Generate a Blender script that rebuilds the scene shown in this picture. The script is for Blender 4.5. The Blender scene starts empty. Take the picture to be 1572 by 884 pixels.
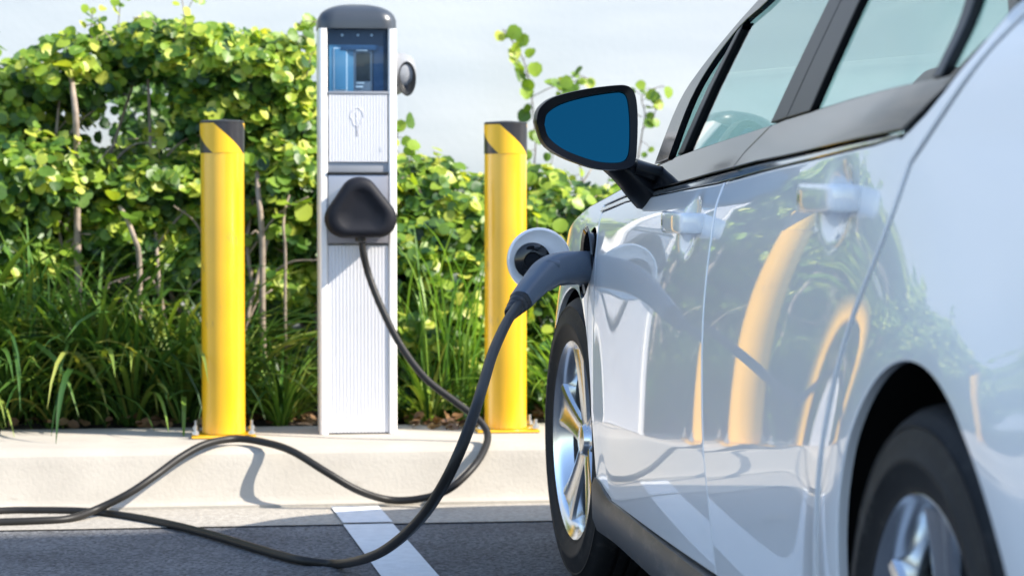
import bpy, bmesh, math, random
import numpy as np
from mathutils import Vector, Matrix
from mathutils.geometry import delaunay_2d_cdt
random.seed(7); rng = np.random.default_rng(7)
R = math.radians
scene = bpy.context.scene
col = scene.collection

# ------------------------------------------------------------ camera, sky, sun, exposure
CAM_H = .915
cd = bpy.data.cameras.new('camera'); cam = bpy.data.objects.new('camera', cd); col.objects.link(cam)
cam.location = (0, 0, CAM_H)
cam.rotation_euler = (R(90 - 2.486), 0, R(-7.0986))
cd.sensor_width = 36; cd.lens = 3570 / 1572 * 36
cd.clip_start = .05; cd.clip_end = 3000
cd.dof.use_dof = True; cd.dof.focus_distance = 4.75; cd.dof.aperture_fstop = 5.6
scene.camera = cam
SUN_EL, SUN_AZ = 38.0, 113.5            # azimuth clockwise from +Y
w = bpy.data.worlds.new('World'); scene.world = w; w.use_nodes = True
nt = w.node_tree; bg = nt.nodes['Background']
sky = nt.nodes.new('ShaderNodeTexSky'); sky.sky_type = 'NISHITA'; sky.sun_disc = False
sky.sun_elevation = R(SUN_EL); sky.sun_rotation = R(SUN_AZ); sky.air_density = 1.0; sky.dust_density = .8
nt.links.new(sky.outputs[0], bg.inputs[0]); bg.inputs[1].default_value = .15
ld = bpy.data.lights.new('sun', 'SUN'); sun = bpy.data.objects.new('sun', ld); col.objects.link(sun)
to_sun = Vector((math.sin(R(SUN_AZ)) * math.cos(R(SUN_EL)), math.cos(R(SUN_AZ)) * math.cos(R(SUN_EL)), math.sin(R(SUN_EL))))
sun.rotation_euler = to_sun.to_track_quat('Z', 'Y').to_euler()
ld.energy = 3.7; ld.angle = R(.5); ld.color = (1, .93, .82)
scene.view_settings.view_transform = 'Standard'; scene.view_settings.look = 'None'
scene.view_settings.exposure = 1.42; scene.view_settings.gamma = 1

# ------------------------------------------------------------ materials
def mat(name, color, rough=.5, metal=0, spec=.5, coat=0, coat_rough=.03, noise=0, nscale=8, bump=0, bscale=60, color2=None, bdist=.002, ndetail=5):
    m = bpy.data.materials.new(name); m.use_nodes = True
    t = m.node_tree; b = t.nodes['Principled BSDF']
    b.inputs['Base Color'].default_value = (*color, 1); b.inputs['Roughness'].default_value = rough
    b.inputs['Metallic'].default_value = metal; b.inputs['Specular IOR Level'].default_value = spec
    b.inputs['Coat Weight'].default_value = coat; b.inputs['Coat Roughness'].default_value = coat_rough
    tc = t.nodes.new('ShaderNodeTexCoord')
    if noise or color2:
        n = t.nodes.new('ShaderNodeTexNoise'); n.inputs['Scale'].default_value = nscale; n.inputs['Detail'].default_value = ndetail
        t.links.new(tc.outputs['Object'], n.inputs['Vector'])
        r = t.nodes.new('ShaderNodeValToRGB'); r.color_ramp.elements[0].position = .32; r.color_ramp.elements[1].position = .68
        c2 = color2 or tuple(max(0, c * (1 - noise)) for c in color)
        r.color_ramp.elements[0].color = (*c2, 1); r.color_ramp.elements[1].color = (*color, 1)
        t.links.new(n.outputs['Fac'], r.inputs[0]); t.links.new(r.outputs[0], b.inputs['Base Color'])
    if bump:
        n = t.nodes.new('ShaderNodeTexNoise'); n.inputs['Scale'].default_value = bscale; n.inputs['Detail'].default_value = 6
        t.links.new(tc.outputs['Object'], n.inputs['Vector'])
        bp = t.nodes.new('ShaderNodeBump'); bp.inputs['Strength'].default_value = bump; bp.inputs['Distance'].default_value = bdist
        t.links.new(n.outputs['Fac'], bp.inputs['Height']); t.links.new(bp.outputs[0], b.inputs['Normal'])
    return m
M = {}
M['paint'] = mat('pearl_white_paint', (.84, .84, .85), .3, .0, .5, coat=1, coat_rough=.02)
M['paint'].node_tree.nodes['Principled BSDF'].inputs['Coat IOR'].default_value = 1.62
M['gloss_black'] = mat('gloss_black', (.012, .013, .015), .06, 0, .5)
M['mirror_black'] = mat('mirror_housing_black', (.004, .0045, .006), .32, 0, .2)
M['satin_black'] = mat('satin_black_plastic', (.018, .019, .021), .42, bump=.15, bscale=300, bdist=.0005)
M['sill'] = mat('grey_sill_plastic', (.045, .045, .047), .42, bump=.2, bscale=400, bdist=.0005)
M['dark'] = mat('dark_void', (.004, .004, .004), .9, spec=.1)
M['seal'] = mat('rubber_seal', (.01, .01, .012), .5)
M['chrome'] = mat('bright_moulding', (.62, .64, .66), .08, .85)
M['rubber'] = mat('tyre_rubber', (.011, .011, .012), .65, 0, .3, bump=.3, bscale=120, bdist=.001, noise=.3, nscale=30)
M['alloy'] = mat('polished_alloy', (.72, .74, .76), .2, 1.0)
M['alloy_dark'] = mat('alloy_barrel', (.28, .29, .30), .35, .9)
M['disc'] = mat('brake_steel', (.30, .29, .28), .35, 1.0)
M['seat'] = mat('seat_cloth', (.06, .06, .065), .85, bump=.4, bscale=200)
M['dash'] = mat('dash_plastic', (.03, .03, .033), .6, bump=.2, bscale=300)
M['headliner'] = mat('headliner', (.5, .5, .49), .9)
M['mirror_glass'] = mat('blue_mirror_glass', (.005, .062, .098), .03, 1.0)
M['lamp_lens'] = mat('lamp_lens', (.6, .62, .65), .08, .3, coat=1)
M['red_lens'] = mat('red_lens', (.35, .01, .01), .1, 0, coat=1)
M['concrete'] = mat('curb_concrete', (.45, .41, .35), .85, noise=.2, nscale=3.5, ndetail=9, bump=.5, bscale=90, bdist=.003)
M['gutter'] = mat('gutter_concrete', (.42, .385, .33), .9, noise=.35, nscale=70, bump=.8, bscale=130, bdist=.004)
M['soil'] = mat('bark_mulch', (.07, .05, .035), .95, noise=.6, nscale=40, bump=1, bscale=60, bdist=.02)
M['stripe'] = mat('stripe_paint', (.72, .73, .73), .7, noise=.12, nscale=30, bump=.6, bscale=250, bdist=.003)
M['alu'] = mat('powder_white_aluminium', (.72, .71, .73), .4, .1, noise=.05, nscale=4)
M['rail'] = mat('white_rail', (.86, .84, .82), .38, 0, noise=.04, nscale=3)
M['recess'] = mat('recess_grey', (.30, .31, .34), .45, .3)
M['shell'] = mat('grey_hood', (.26, .27, .29), .3)
M['plate'] = mat('brushed_plate', (.42, .40, .42), .35, .7, noise=.12, nscale=12)
M['dome'] = mat('slate_dome', (.045, .055, .07), .33, 0, .5, noise=.12, nscale=9)
M['holster'] = mat('black_holster', (.007, .008, .013), .62, 0, .25, bump=.15, bscale=250, bdist=.0006)
M['blue1'] = mat('blue_label', (.13, .32, .46), .35)
M['blue2'] = mat('deep_blue_label', (.035, .10, .20), .35)
M['blue3'] = mat('navy_panel', (.03, .05, .09), .4)
M['white'] = mat('white_plastic', (.8, .8, .8), .4)
M['emblem'] = mat('emblem_grey', (.66, .66, .69), .4, .2)
M['cable'] = mat('cable_rubber', (.018, .017, .016), .45, 0, .25, bump=.12, bscale=60, bdist=.001)
M['handle'] = mat('grey_connector_plastic', (.075, .10, .135), .38, bump=.1, bscale=400, bdist=.0004)
M['yellow'] = mat('safety_yellow', (.82, .45, .010), .28, 0, .5, coat=1, coat_rough=.2, noise=.10, nscale=7)
M['bolt'] = mat('galvanised_bolt', (.5, .52, .55), .35, .9)
M['render'] = mat('grey_building_render', (.4, .39, .37), .9, noise=.15, nscale=1)
M['bark'] = mat('pale_bark', (.36, .29, .23), .85, noise=.4, nscale=25, bump=.6, bscale=80)
M['bark_dark'] = mat('brown_stem', (.14, .09, .06), .85, noise=.3, nscale=25)

def asphalt():
    m = mat('asphalt', (.075, .08, .09), .88, bump=1, bscale=170, bdist=.006)
    t = m.node_tree; b = t.nodes['Principled BSDF']; tc = t.nodes['Texture Coordinate']
    v = t.nodes.new('ShaderNodeTexVoronoi'); v.inputs['Scale'].default_value = 130; t.links.new(tc.outputs['Object'], v.inputs['Vector'])
    r = t.nodes.new('ShaderNodeValToRGB'); r.color_ramp.elements[0].color = (.032, .033, .035, 1); r.color_ramp.elements[1].color = (.25, .25, .255, 1)
    t.links.new(v.outputs['Color'], r.inputs[0])
    n = t.nodes.new('ShaderNodeTexNoise'); n.inputs['Scale'].default_value = 2.2; n.inputs['Detail'].default_value = 6; t.links.new(tc.outputs['Object'], n.inputs['Vector'])
    r2 = t.nodes.new('ShaderNodeValToRGB'); r2.color_ramp.elements[0].position = .35; r2.color_ramp.elements[1].position = .65
    r2.color_ramp.elements[0].color = (.62, .62, .64, 1); r2.color_ramp.elements[1].color = (1, 1, 1, 1)
    t.links.new(n.outputs['Fac'], r2.inputs[0])
    x = t.nodes.new('ShaderNodeMix'); x.data_type = 'RGBA'; x.blend_type = 'MULTIPLY'; x.inputs[0].default_value = 1
    t.links.new(r.outputs[0], x.inputs[6]); t.links.new(r2.outputs[0], x.inputs[7]); t.links.new(x.outputs[2], b.inputs['Base Color'])
    return m
M['asphalt'] = asphalt()

def wallmat():
    m = mat('painted_wall', (.70, .76, .80), .85, bump=.35, bscale=35, bdist=.002)
    t = m.node_tree; b = t.nodes['Principled BSDF']; tc = t.nodes['Texture Coordinate']
    mp = t.nodes.new('ShaderNodeMapping'); mp.inputs['Rotation'].default_value = (0, R(28), 0); mp.inputs['Scale'].default_value = (.5, 1, 2.6)
    t.links.new(tc.outputs['Object'], mp.inputs[0])
    n = t.nodes.new('ShaderNodeTexNoise'); n.inputs['Scale'].default_value = 1.1; n.inputs['Detail'].default_value = 3; t.links.new(mp.outputs[0], n.inputs['Vector'])
    r = t.nodes.new('ShaderNodeValToRGB'); r.color_ramp.elements[0].position = .35; r.color_ramp.elements[1].position = .65
    r.color_ramp.elements[0].color = (.47, .515, .56, 1); r.color_ramp.elements[1].color = (.60, .625, .65, 1)  # soft diagonal streaks of shade put into the wall colour
    t.links.new(n.outputs['Fac'], r.inputs[0]); t.links.new(r.outputs[0], b.inputs['Base Color'])
    return m
M['wall'] = wallmat()

def glass(name, tint, gloss=1.5):
    m = bpy.data.materials.new(name); m.use_nodes = True; t = m.node_tree; t.nodes.clear()
    o = t.nodes.new('ShaderNodeOutputMaterial'); tr = t.nodes.new('ShaderNodeBsdfTransparent'); tr.inputs[0].default_value = (*tint, 1)
    g = t.nodes.new('ShaderNodeBsdfGlossy'); g.inputs['Roughness'].default_value = .01
    f = t.nodes.new('ShaderNodeFresnel'); ge = t.nodes.new('ShaderNodeNewGeometry')
    mr = t.nodes.new('ShaderNodeMapRange'); mr.inputs['To Min'].default_value = gloss; mr.inputs['To Max'].default_value = 1 / gloss
    t.links.new(ge.outputs['Backfacing'], mr.inputs['Value']); t.links.new(mr.outputs[0], f.inputs[0])
    mx = t.nodes.new('ShaderNodeMixShader'); t.links.new(f.outputs[0], mx.inputs[0]); t.links.new(tr.outputs[0], mx.inputs[1]); t.links.new(g.outputs[0], mx.inputs[2])
    t.links.new(mx.outputs[0], o.inputs[0]); return m
M['glass'] = glass('tinted_car_glass', (.66, .86, .85), 1.6)
M['display_glass'] = glass('display_glass', (.80, .88, .94), 1.3)

def leafmat(name, ramp, trans=.35):
    m = bpy.data.materials.new(name); m.use_nodes = True; t = m.node_tree; b = t.nodes['Principled BSDF']; o = t.nodes['Material Output']
    g = t.nodes.new('ShaderNodeNewGeometry'); r = t.nodes.new('ShaderNodeValToRGB')
    r.color_ramp.elements[0].position = 0; r.color_ramp.elements[0].color = (*ramp[0], 1)
    r.color_ramp.elements[1].position = 1; r.color_ramp.elements[1].color = (*ramp[-1], 1)
    for i, c in enumerate(ramp[1:-1]):
        e = r.color_ramp.elements.new((i + 1) / (len(ramp) - 1)); e.color = (*c, 1)
    t.links.new(g.outputs['Random Per Island'], r.inputs[0]); t.links.new(r.outputs[0], b.inputs['Base Color'])
    b.inputs['Roughness'].default_value = .42
    tl = t.nodes.new('ShaderNodeBsdfTranslucent')
    h = t.nodes.new('ShaderNodeMix'); h.data_type = 'RGBA'; h.blend_type = 'MULTIPLY'; h.inputs[0].default_value = 1
    h.inputs[7].default_value = (1.5, 1.35, .5, 1); t.links.new(r.outputs[0], h.inputs[6]); t.links.new(h.outputs[2], tl.inputs[0])
    mx = t.nodes.new('ShaderNodeMixShader'); mx.inputs[0].default_value = trans
    t.links.new(b.outputs[0], mx.inputs[1]); t.links.new(tl.outputs[0], mx.inputs[2]); t.links.new(mx.outputs[0], o.inputs[0])
    return m
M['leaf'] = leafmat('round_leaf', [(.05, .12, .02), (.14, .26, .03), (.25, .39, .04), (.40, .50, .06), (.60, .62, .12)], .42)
M['leaf_shaded'] = leafmat('round_leaf_shaded', [(.012, .05, .012), (.04, .11, .02), (.08, .18, .03), (.15, .26, .045)])  # shade inside the hedge put into a darker copy of the leaf colour
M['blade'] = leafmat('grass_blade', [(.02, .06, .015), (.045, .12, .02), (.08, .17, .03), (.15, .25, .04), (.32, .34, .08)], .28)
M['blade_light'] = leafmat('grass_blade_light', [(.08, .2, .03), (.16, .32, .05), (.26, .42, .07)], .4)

# ------------------------------------------------------------ helpers
def tag(o, label=None, cat=None, group=None, kind=None):
    for k, v in (('label', label), ('category', cat), ('group', group), ('kind', kind)):
        if v: o[k] = v
    return o
def empty(name, loc, label=None, cat=None, group=None, rz=0):
    o = bpy.data.objects.new(name, None); col.objects.link(o); o.location = loc; o.rotation_euler.z = rz; o.empty_display_size = .1
    return tag(o, label, cat, group)
def link(name, me, m, parent=None):
    o = bpy.data.objects.new(name, me); col.objects.link(o)
    for k in (m if isinstance(m, (list, tuple)) else [m]): me.materials.append(M[k] if isinstance(k, str) else k)
    if parent is not None: o.parent = parent
    return o
def mesh(name, v, f, m, parent=None, smooth=True, recalc=True):
    """v in the parent's local space"""
    me = bpy.data.meshes.new(name); me.from_pydata([tuple(map(float, p)) for p in v], [], [tuple(map(int, q)) for q in f])
    if recalc:
        bm = bmesh.new(); bm.from_mesh(me); bmesh.ops.recalc_face_normals(bm, faces=bm.faces); bm.to_mesh(me); bm.free()
    if smooth: me.polygons.foreach_set('use_smooth', [True] * len(me.polygons))
    me.update(); return link(name, me, m, parent)
def from_bm(name, bm, m, parent=None, smooth=True, angle=35):
    bmesh.ops.recalc_face_normals(bm, faces=bm.faces)
    me = bpy.data.meshes.new(name); bm.to_mesh(me); bm.free()
    if smooth:
        me.polygons.foreach_set('use_smooth', [True] * len(me.polygons)); me.set_sharp_from_angle(angle=R(angle))
    return link(name, me, m, parent)
def bbox(bm, c, s, bevel=0, seg=2, rot=None):
    r = bmesh.ops.create_cube(bm, size=1); vs = r['verts']
    bmesh.ops.scale(bm, vec=s, verts=vs)
    if bevel:
        es = list({e for v in vs for e in v.link_edges}); g = bmesh.ops.bevel(bm, geom=es, offset=bevel, segments=seg, affect='EDGES', profile=.6)
        vs = list({v for f in g['faces'] for v in f.verts} | {v for v in vs if v.is_valid})
    if rot: bmesh.ops.rotate(bm, matrix=rot, verts=vs)
    bmesh.ops.translate(bm, vec=c, verts=vs); return vs
def box(name, c, s, m, parent=None, bevel=.003, seg=2, rot=None):
    bm = bmesh.new(); bbox(bm, c, s, bevel, seg, rot); return from_bm(name, bm, m, parent)
def extrude_profile(name, prof, a, b, m, parent=None, axis='X', close=True, angle=35):
    """prof = list of 2D pts; axis X: (y,z); axis Z: (x,y); axis Y: (x,z)"""
    def P(p, t): return {'X': (t, p[0], p[1]), 'Z': (p[0], p[1], t), 'Y': (p[0], t, p[1])}[axis]
    bm = bmesh.new(); A = [bm.verts.new(P(p, a)) for p in prof]; B = [bm.verts.new(P(p, b)) for p in prof]; n = len(prof)
    for i in range(n if close else n - 1): bm.faces.new((A[i], A[(i + 1) % n], B[(i + 1) % n], B[i]))
    if close: bm.faces.new(A[::-1]); bm.faces.new(B)
    return from_bm(name, bm, m, parent, angle=angle)
def lathe_vf(prof, n=64, axis='Z', c=(0, 0, 0), a0=0, a1=2 * math.pi):
    """prof = [(r, h)]"""
    full = abs(a1 - a0 - 2 * math.pi) < 1e-6; N = n if full else n + 1
    v = []; f = []
    for k in range(N):
        a = a0 + (a1 - a0) * k / n; ca, sa = math.cos(a), math.sin(a)
        for r, h in prof:
            p = {'Z': (r * ca, r * sa, h), 'X': (h, r * ca, r * sa), 'Y': (r * ca, h, r * sa)}[axis]
            v.append((p[0] + c[0], p[1] + c[1], p[2] + c[2]))
    L = len(prof)
    for k in range(n):
        k2 = (k + 1) % N
        for j in range(L - 1): f.append((k * L + j, k2 * L + j, k2 * L + j + 1, k * L + j + 1))
    return v, f
def lathe(name, prof, m, parent=None, n=64, axis='Z', c=(0, 0, 0), angle=35):
    v, f = lathe_vf(prof, n, axis, c)
    bm = bmesh.new(); V = [bm.verts.new(p) for p in v]
    for q in f: bm.faces.new([V[i] for i in q])
    bmesh.ops.remove_doubles(bm, verts=bm.verts, dist=1e-6)
    return from_bm(name, bm, m, parent, angle=angle)
def spline(pts, n=8):
    P = [Vector(p) for p in pts]; P = [P[0] * 2 - P[1]] + P + [P[-1] * 2 - P[-2]]; out = []
    for i in range(1, len(P) - 2):
        for k in range(n):
            t = k / n; a, b, c, d = P[i - 1], P[i], P[i + 1], P[i + 2]
            out.append(.5 * ((2 * b) + (c - a) * t + (2 * a - 5 * b + 4 * c - d) * t * t + (3 * b - a - 3 * c + d) * t ** 3))
    out.append(P[-2]); return out
def tube_vf(path, rad, n=12, sx_=1, cap=True, up=None, pw=1):
    path = [Vector(p) for p in path]; v = []; f = []
    rr = rad if hasattr(rad, '__len__') else [rad] * len(path)
    T = [(path[min(i + 1, len(path) - 1)] - path[max(i - 1, 0)]).normalized() for i in range(len(path))]
    u = Vector(up) if up else Vector((0, 0, 1))
    if abs(T[0].dot(u)) > .95 and not up: u = Vector((0, 1, 0))
    for i, p in enumerate(path):
        u = (u - T[i] * u.dot(T[i])).normalized(); s = T[i].cross(u)
        r = rr[i]; ra, rb = (r if hasattr(r, '__len__') else (r * sx_, r))
        for k in range(n):
            a = 2 * math.pi * k / n; ca, sa = math.cos(a), math.sin(a); v.append(p + s * math.copysign(abs(ca) ** pw, ca) * ra + u * math.copysign(abs(sa) ** pw, sa) * rb)
    for i in range(len(path) - 1):
        for k in range(n):
            k2 = (k + 1) % n; f.append((i * n + k, i * n + k2, (i + 1) * n + k2, (i + 1) * n + k))
    if cap: f.append(tuple(range(n))[::-1]); f.append(tuple((len(path) - 1) * n + k for k in range(n)))
    return v, f
def tube(name, path, rad, m, parent=None, n=12, sx_=1, up=None, pw=1, ang=50):
    v, f = tube_vf(path, rad, n, sx_, True, up, pw)
    me = bpy.data.meshes.new(name); me.from_pydata([tuple(p) for p in v], [], f)
    bm = bmesh.new(); bm.from_mesh(me); bpy.data.meshes.remove(me)
    return from_bm(name, bm, m, parent, angle=ang)
class Geo:
    def __init__(s): s.v = []; s.f = []
    def add(s, v, f):
        o = len(s.v); s.v += [tuple(p) for p in v]; s.f += [tuple(i + o for i in q) for q in f]
    def build(s, name, m, parent=None, recalc=False): return mesh(name, s.v, s.f, m, parent, recalc=recalc)

# ------------------------------------------------------------ ground, curb, wall
def sheet(name, x0, x1, y0, y1, z, m, kind='structure', y0b=None, y1b=None):
    v = [(x0, y0, z), (x1, y0 if y0b is None else y0b, z), (x1, y1 if y1b is None else y1b, z), (x0, y1, z)]
    o = mesh(name, v, [(0, 1, 2, 3)], m, smooth=False); return tag(o, kind=kind)
sheet('ground', -600, 600, -600, 900, 0, 'asphalt')
sheet('gutter_pan', -12, 14, 6.27, 6.625, .004, 'gutter')
v = [(.345, 5.0, .008), (.475, 5.0, .008), (.475, 6.269, .008), (.345, 6.269, .008)]
stripe_v = []
g = Geo()
def stq(a, b, c, d, z): g.add([(*a, z), (*b, z), (*c, z), (*d, z)], [(0, 1, 2, 3)])
stq((.60, 1.0), (.735, 1.0), (.455, 6.268), (.320, 6.268), .004)
stq((.3198, 6.272), (.4548, 6.272), (.437, 6.60), (.302, 6.60), .008)
tag(g.build('painted_stripe', 'stripe'), kind='structure')
g = Geo(); stq((-2.4, 1.0), (-2.265, 1.0), (-2.265, 6.268), (-2.4, 6.268), .004); tag(g.build('painted_stripe', 'stripe'), kind='structure')
curb_prof = [(6.62, -.05), (6.62, .012), (6.640, .020), (6.652, .035), (6.675, .125), (6.688, .150), (6.708, .164), (6.735, .170), (7.24, .172), (7.24, -.05)]
bm = bmesh.new()
xs = [-12, -1.9, 1.35, 4.6, 14]
for a, b in zip(xs[:-1], xs[1:]):
    A = [bm.verts.new((a + .003, y, z)) for y, z in curb_prof]; B = [bm.verts.new((b - .003, y, z)) for y, z in curb_prof]; n = len(A)
    for i in range(n): bm.faces.new((A[i], A[(i + 1) % n], B[(i + 1) % n], B[i]))
    bm.faces.new(A[::-1]); bm.faces.new(B)
tag(from_bm('curb', bm, 'concrete', angle=25), kind='structure')
# planting bed with uneven surface
n = 90; v = []; f = []
for j in range(18):
    for i in range(n):
        x = -12 + 26 * i / (n - 1); y = 7.241 + 1.95 * j / 17
        v.append((x, y, .150 + (.03 * math.sin(x * 9 + y * 7) * math.sin(y * 11 - x * 3) + .02 * random.random()) * min(1, j / 2)))
for j in range(17):
    for i in range(n - 1): f.append((j * n + i, j * n + i + 1, (j + 1) * n + i + 1, (j + 1) * n + i))
tag(mesh('planting_bed', v, f, 'soil'), kind='structure')
# boundary wall with cap
WY = 9.2
wl = empty('boundary_wall', (0, WY, 0), 'tall pale blue-white painted wall behind the hedge', 'wall')
mesh('wall_face', [(-16, 0, -.1), (16, 0, -.1), (16, .25, -.1), (-16, .25, -.1), (-16, 0, 3.4), (16, 0, 3.4), (16, .25, 3.4), (-16, .25, 3.4)],
     [(0, 1, 5, 4), (1, 2, 6, 5), (2, 3, 7, 6), (3, 0, 4, 7), (4, 5, 6, 7)], 'wall', wl, smooth=False)
box('coping', (0, .125, 3.44), (32, .33, .078), 'concrete', wl, .01)
# unseen building added to the right, behind the camera: its parapet shades the parking bays
bH = 9.0; th = math.atan(.101)
L_ = bH / math.tan(R(SUN_EL)); sh = Vector((-math.sin(R(SUN_AZ)) * L_, -math.cos(R(SUN_AZ)) * L_))
ex, ey = .87 - sh.x, 6.335 - sh.y
bx = 6.6; by = ey + (bx - ex) * math.tan(th)
bl = empty('shading_building', (bx, by, 0), 'plain grey building out of view, added to shade the parking bays', 'building', rz=th)
mesh('wall', [(0, 0, 0), (24, 0, 0), (24, -22, 0), (0, -22, 0), (0, 0, bH), (24, 0, bH), (24, -22, bH), (0, -22, bH)],
     [(0, 1, 5, 4), (1, 2, 6, 5), (2, 3, 7, 6), (3, 0, 4, 7), (4, 5, 6, 7)], 'render', bl, smooth=False)
for k in range(4):
    for zz in (1.2, 4.2):
        wn = box('window', (-.02, -3 - k * 5, zz + .8), (.06, 1.6, 1.5), 'white', bl, .01); box('pane', (-.052, -3 - k * 5, zz + .8), (.02, 1.44, 1.34), 'gloss_black', wn, 0)

# ------------------------------------------------------------ bollards
def grime(m, col_, scale, lo, hi, stretch=(1, 1, .35)):
    t = m.node_tree; b = t.nodes['Principled BSDF']; tc = t.nodes['Texture Coordinate']; src = b.inputs['Base Color'].links[0].from_socket if b.inputs['Base Color'].links else None
    mp = t.nodes.new('ShaderNodeMapping'); mp.inputs['Scale'].default_value = stretch; t.links.new(tc.outputs['Object'], mp.inputs[0])
    n = t.nodes.new('ShaderNodeTexNoise'); n.inputs['Scale'].default_value = scale; n.inputs['Detail'].default_value = 9; n.inputs['Roughness'].default_value = .7; t.links.new(mp.outputs[0], n.inputs['Vector'])
    r = t.nodes.new('ShaderNodeMapRange'); r.inputs['From Min'].default_value = lo; r.inputs['From Max'].default_value = hi; t.links.new(n.outputs['Fac'], r.inputs['Value'])
    x = t.nodes.new('ShaderNodeMix'); x.data_type = 'RGBA'; x.inputs[6].default_value = b.inputs['Base Color'].default_value; x.inputs[7].default_value = (*col_, 1)
    if src: t.links.new(src, x.inputs[6])
    t.links.new(r.outputs[0], x.inputs[0]); t.links.new(x.outputs[2], b.inputs['Base Color'])
grime(M['yellow'], (.30, .20, .06), 16, .60, .72)
grime(M['concrete'], (.26, .23, .19), 9, .60, .80, (.5, 1, 1))
grime(M['stripe'], (.30, .30, .31), 120, .58, .80, (1, 1, 1))
grime(M['sill'], (.16, .14, .12), 20, .52, .75, (1, .4, 1))
grime(M['rubber'], (.06, .055, .05), 25, .55, .8, (1, 1, 1))
def band_mat():
    m = mat('black_yellow_tape', (.8, .46, .015), .35); t = m.node_tree; b = t.nodes['Principled BSDF']; tc = t.nodes['Texture Coordinate']
    s = t.nodes.new('ShaderNodeSeparateXYZ'); t.links.new(tc.outputs['Object'], s.inputs[0])
    at = t.nodes.new('ShaderNodeMath'); at.operation = 'ARCTAN2'          # angle from -Y towards +X
    ng = t.nodes.new('ShaderNodeMath'); ng.operation = 'MULTIPLY'; ng.inputs[1].default_value = -1; t.links.new(s.outputs['Y'], ng.inputs[0])
    t.links.new(s.outputs['X'], at.inputs[0]); t.links.new(ng.outputs[0], at.inputs[1])
    z = t.nodes.new('ShaderNodeMath'); z.operation = 'MULTIPLY_ADD'; z.inputs[1].default_value = R(84) / .085; z.inputs[2].default_value = -R(60) - R(84) / .085 * (1.02 - .172)
    t.links.new(s.outputs['Z'], z.inputs[0])
    a = t.nodes.new('ShaderNodeMath'); a.operation = 'ADD'; t.links.new(at.outputs[0], a.inputs[0]); t.links.new(z.outputs[0], a.inputs[1])
    d = t.nodes.new('ShaderNodeMath'); d.operation = 'DIVIDE'; d.inputs[1].default_value = math.pi; t.links.new(a.outputs[0], d.inputs[0])
    fl = t.nodes.new('ShaderNodeMath'); fl.operation = 'FRACT'; t.links.new(d.outputs[0], fl.inputs[0])
    # FRACT keeps negatives positive (x - floor x)
    c = t.nodes.new('ShaderNodeMath'); c.operation = 'LESS_THAN'; c.inputs[1].default_value = .5; t.links.new(fl.outputs[0], c.inputs[0])
    mx = t.nodes.new('ShaderNodeMix'); mx.data_type = 'RGBA'; mx.inputs[6].default_value = (.80, .46, .015, 1); mx.inputs[7].default_value = (.02, .02, .024, 1)
    t.links.new(c.outputs[0], mx.inputs[0]); t.links.new(mx.outputs[2], b.inputs['Base Color']); return m
M['tape'] = band_mat()
def bollard():
    b = empty('bollard', (0, 0, 0))
    r = .0645; H_ = .935
    post = lathe('post', [(r, .010), (r, H_), (0, H_)], 'yellow', b, 72)
    lathe('cap', [(r + .0012, H_ - .003), (r + .0012, H_ + .002), (r - .004, H_ + .005), (0, H_ + .009)], 'satin_black', b, 72)
    lathe('striped_band', [(r, H_ - .092), (r + .0014, H_ - .091), (r + .0014, H_ - .004), (r, H_ - .003)], 'tape', b, 72)
    box('base_plate', (0, 0, .004), (.19, .17, .008), 'yellow', b, .004)
    for sx_ in (-1, 1):
        for sy_ in (-1, 1):
            bm = bmesh.new(); bmesh.ops.create_cone(bm, segments=6, radius1=.011, radius2=.011, depth=.010, cap_ends=True, matrix=Matrix.Translation((sx_ * .083, sy_ * .072, .017)))
            bmesh.ops.create_cone(bm, segments=12, radius1=.005, radius2=.005, depth=.022, cap_ends=True, matrix=Matrix.Translation((sx_ * .083, sy_ * .072, .029)))
            from_bm('anchor_bolt', bm, 'bolt', b)
    return b
def copy_tree(o, parent=None):
    c = o.copy(); col.objects.link(c)
    if parent is not None: c.parent = parent
    for ch in list(o.children): copy_tree(ch, c)
    return c
b1 = bollard(); b1.location = (0.001, 6.985, .172)
tag(b1, 'yellow steel bollard left of the charging station, in front of the long grass', 'bollard', 'yellow bollards beside the charging station')
b2 = copy_tree(b1); b2.location = (.857, 7.04, .172)
b2['label'] = 'yellow steel bollard between the charging station and the white car'
b3 = copy_tree(b1); b3.location = (-1.45, 7.0, .172); b3['label'] = 'yellow steel bollard standing further left beyond the edge of the photo'

# ------------------------------------------------------------ charging station
CX, CY, CZ = .405, 7.08, .172
ch = empty('charging_station', (CX, CY, CZ), 'white aluminium charging pedestal with dark dome cap and blue display window', 'charging station')
HB = 1.216      # top of the housing above the curb
W2 = .1165; D2 = .09          # half width, half depth (front face at y = -D2)
def rr_outline(w_, d_, r_, n=6, cy=0):
    o = []
    for cx_, cy_, a0 in ((w_ - r_, d_ - r_, 0), (-w_ + r_, d_ - r_, 90), (-w_ + r_, -d_ + r_, 180), (w_ - r_, -d_ + r_, 270)):
        for k in range(n + 1): a = R(a0 + 90 * k / n); o.append((cx_ + r_ * math.cos(a), cy + cy_ + r_ * math.sin(a)))
    return o
extrude_profile('housing', rr_outline(W2 - .006, .060, .02, cy=.015), 0, HB, 'alu', ch, 'Z')
for s in (-1, 1):
    o = [(s * x, y) for x, y in [(.0915, -D2 - .002), (.096, -D2 - .007), (.110, -D2 - .007), (.1155, -D2 - .001), (.1165, -D2 + .01), (.1165, .07), (.113, .08), (.0915, .08)]]
    extrude_profile('side_rail', o, 0, HB, 'rail', ch, 'Z')
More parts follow.
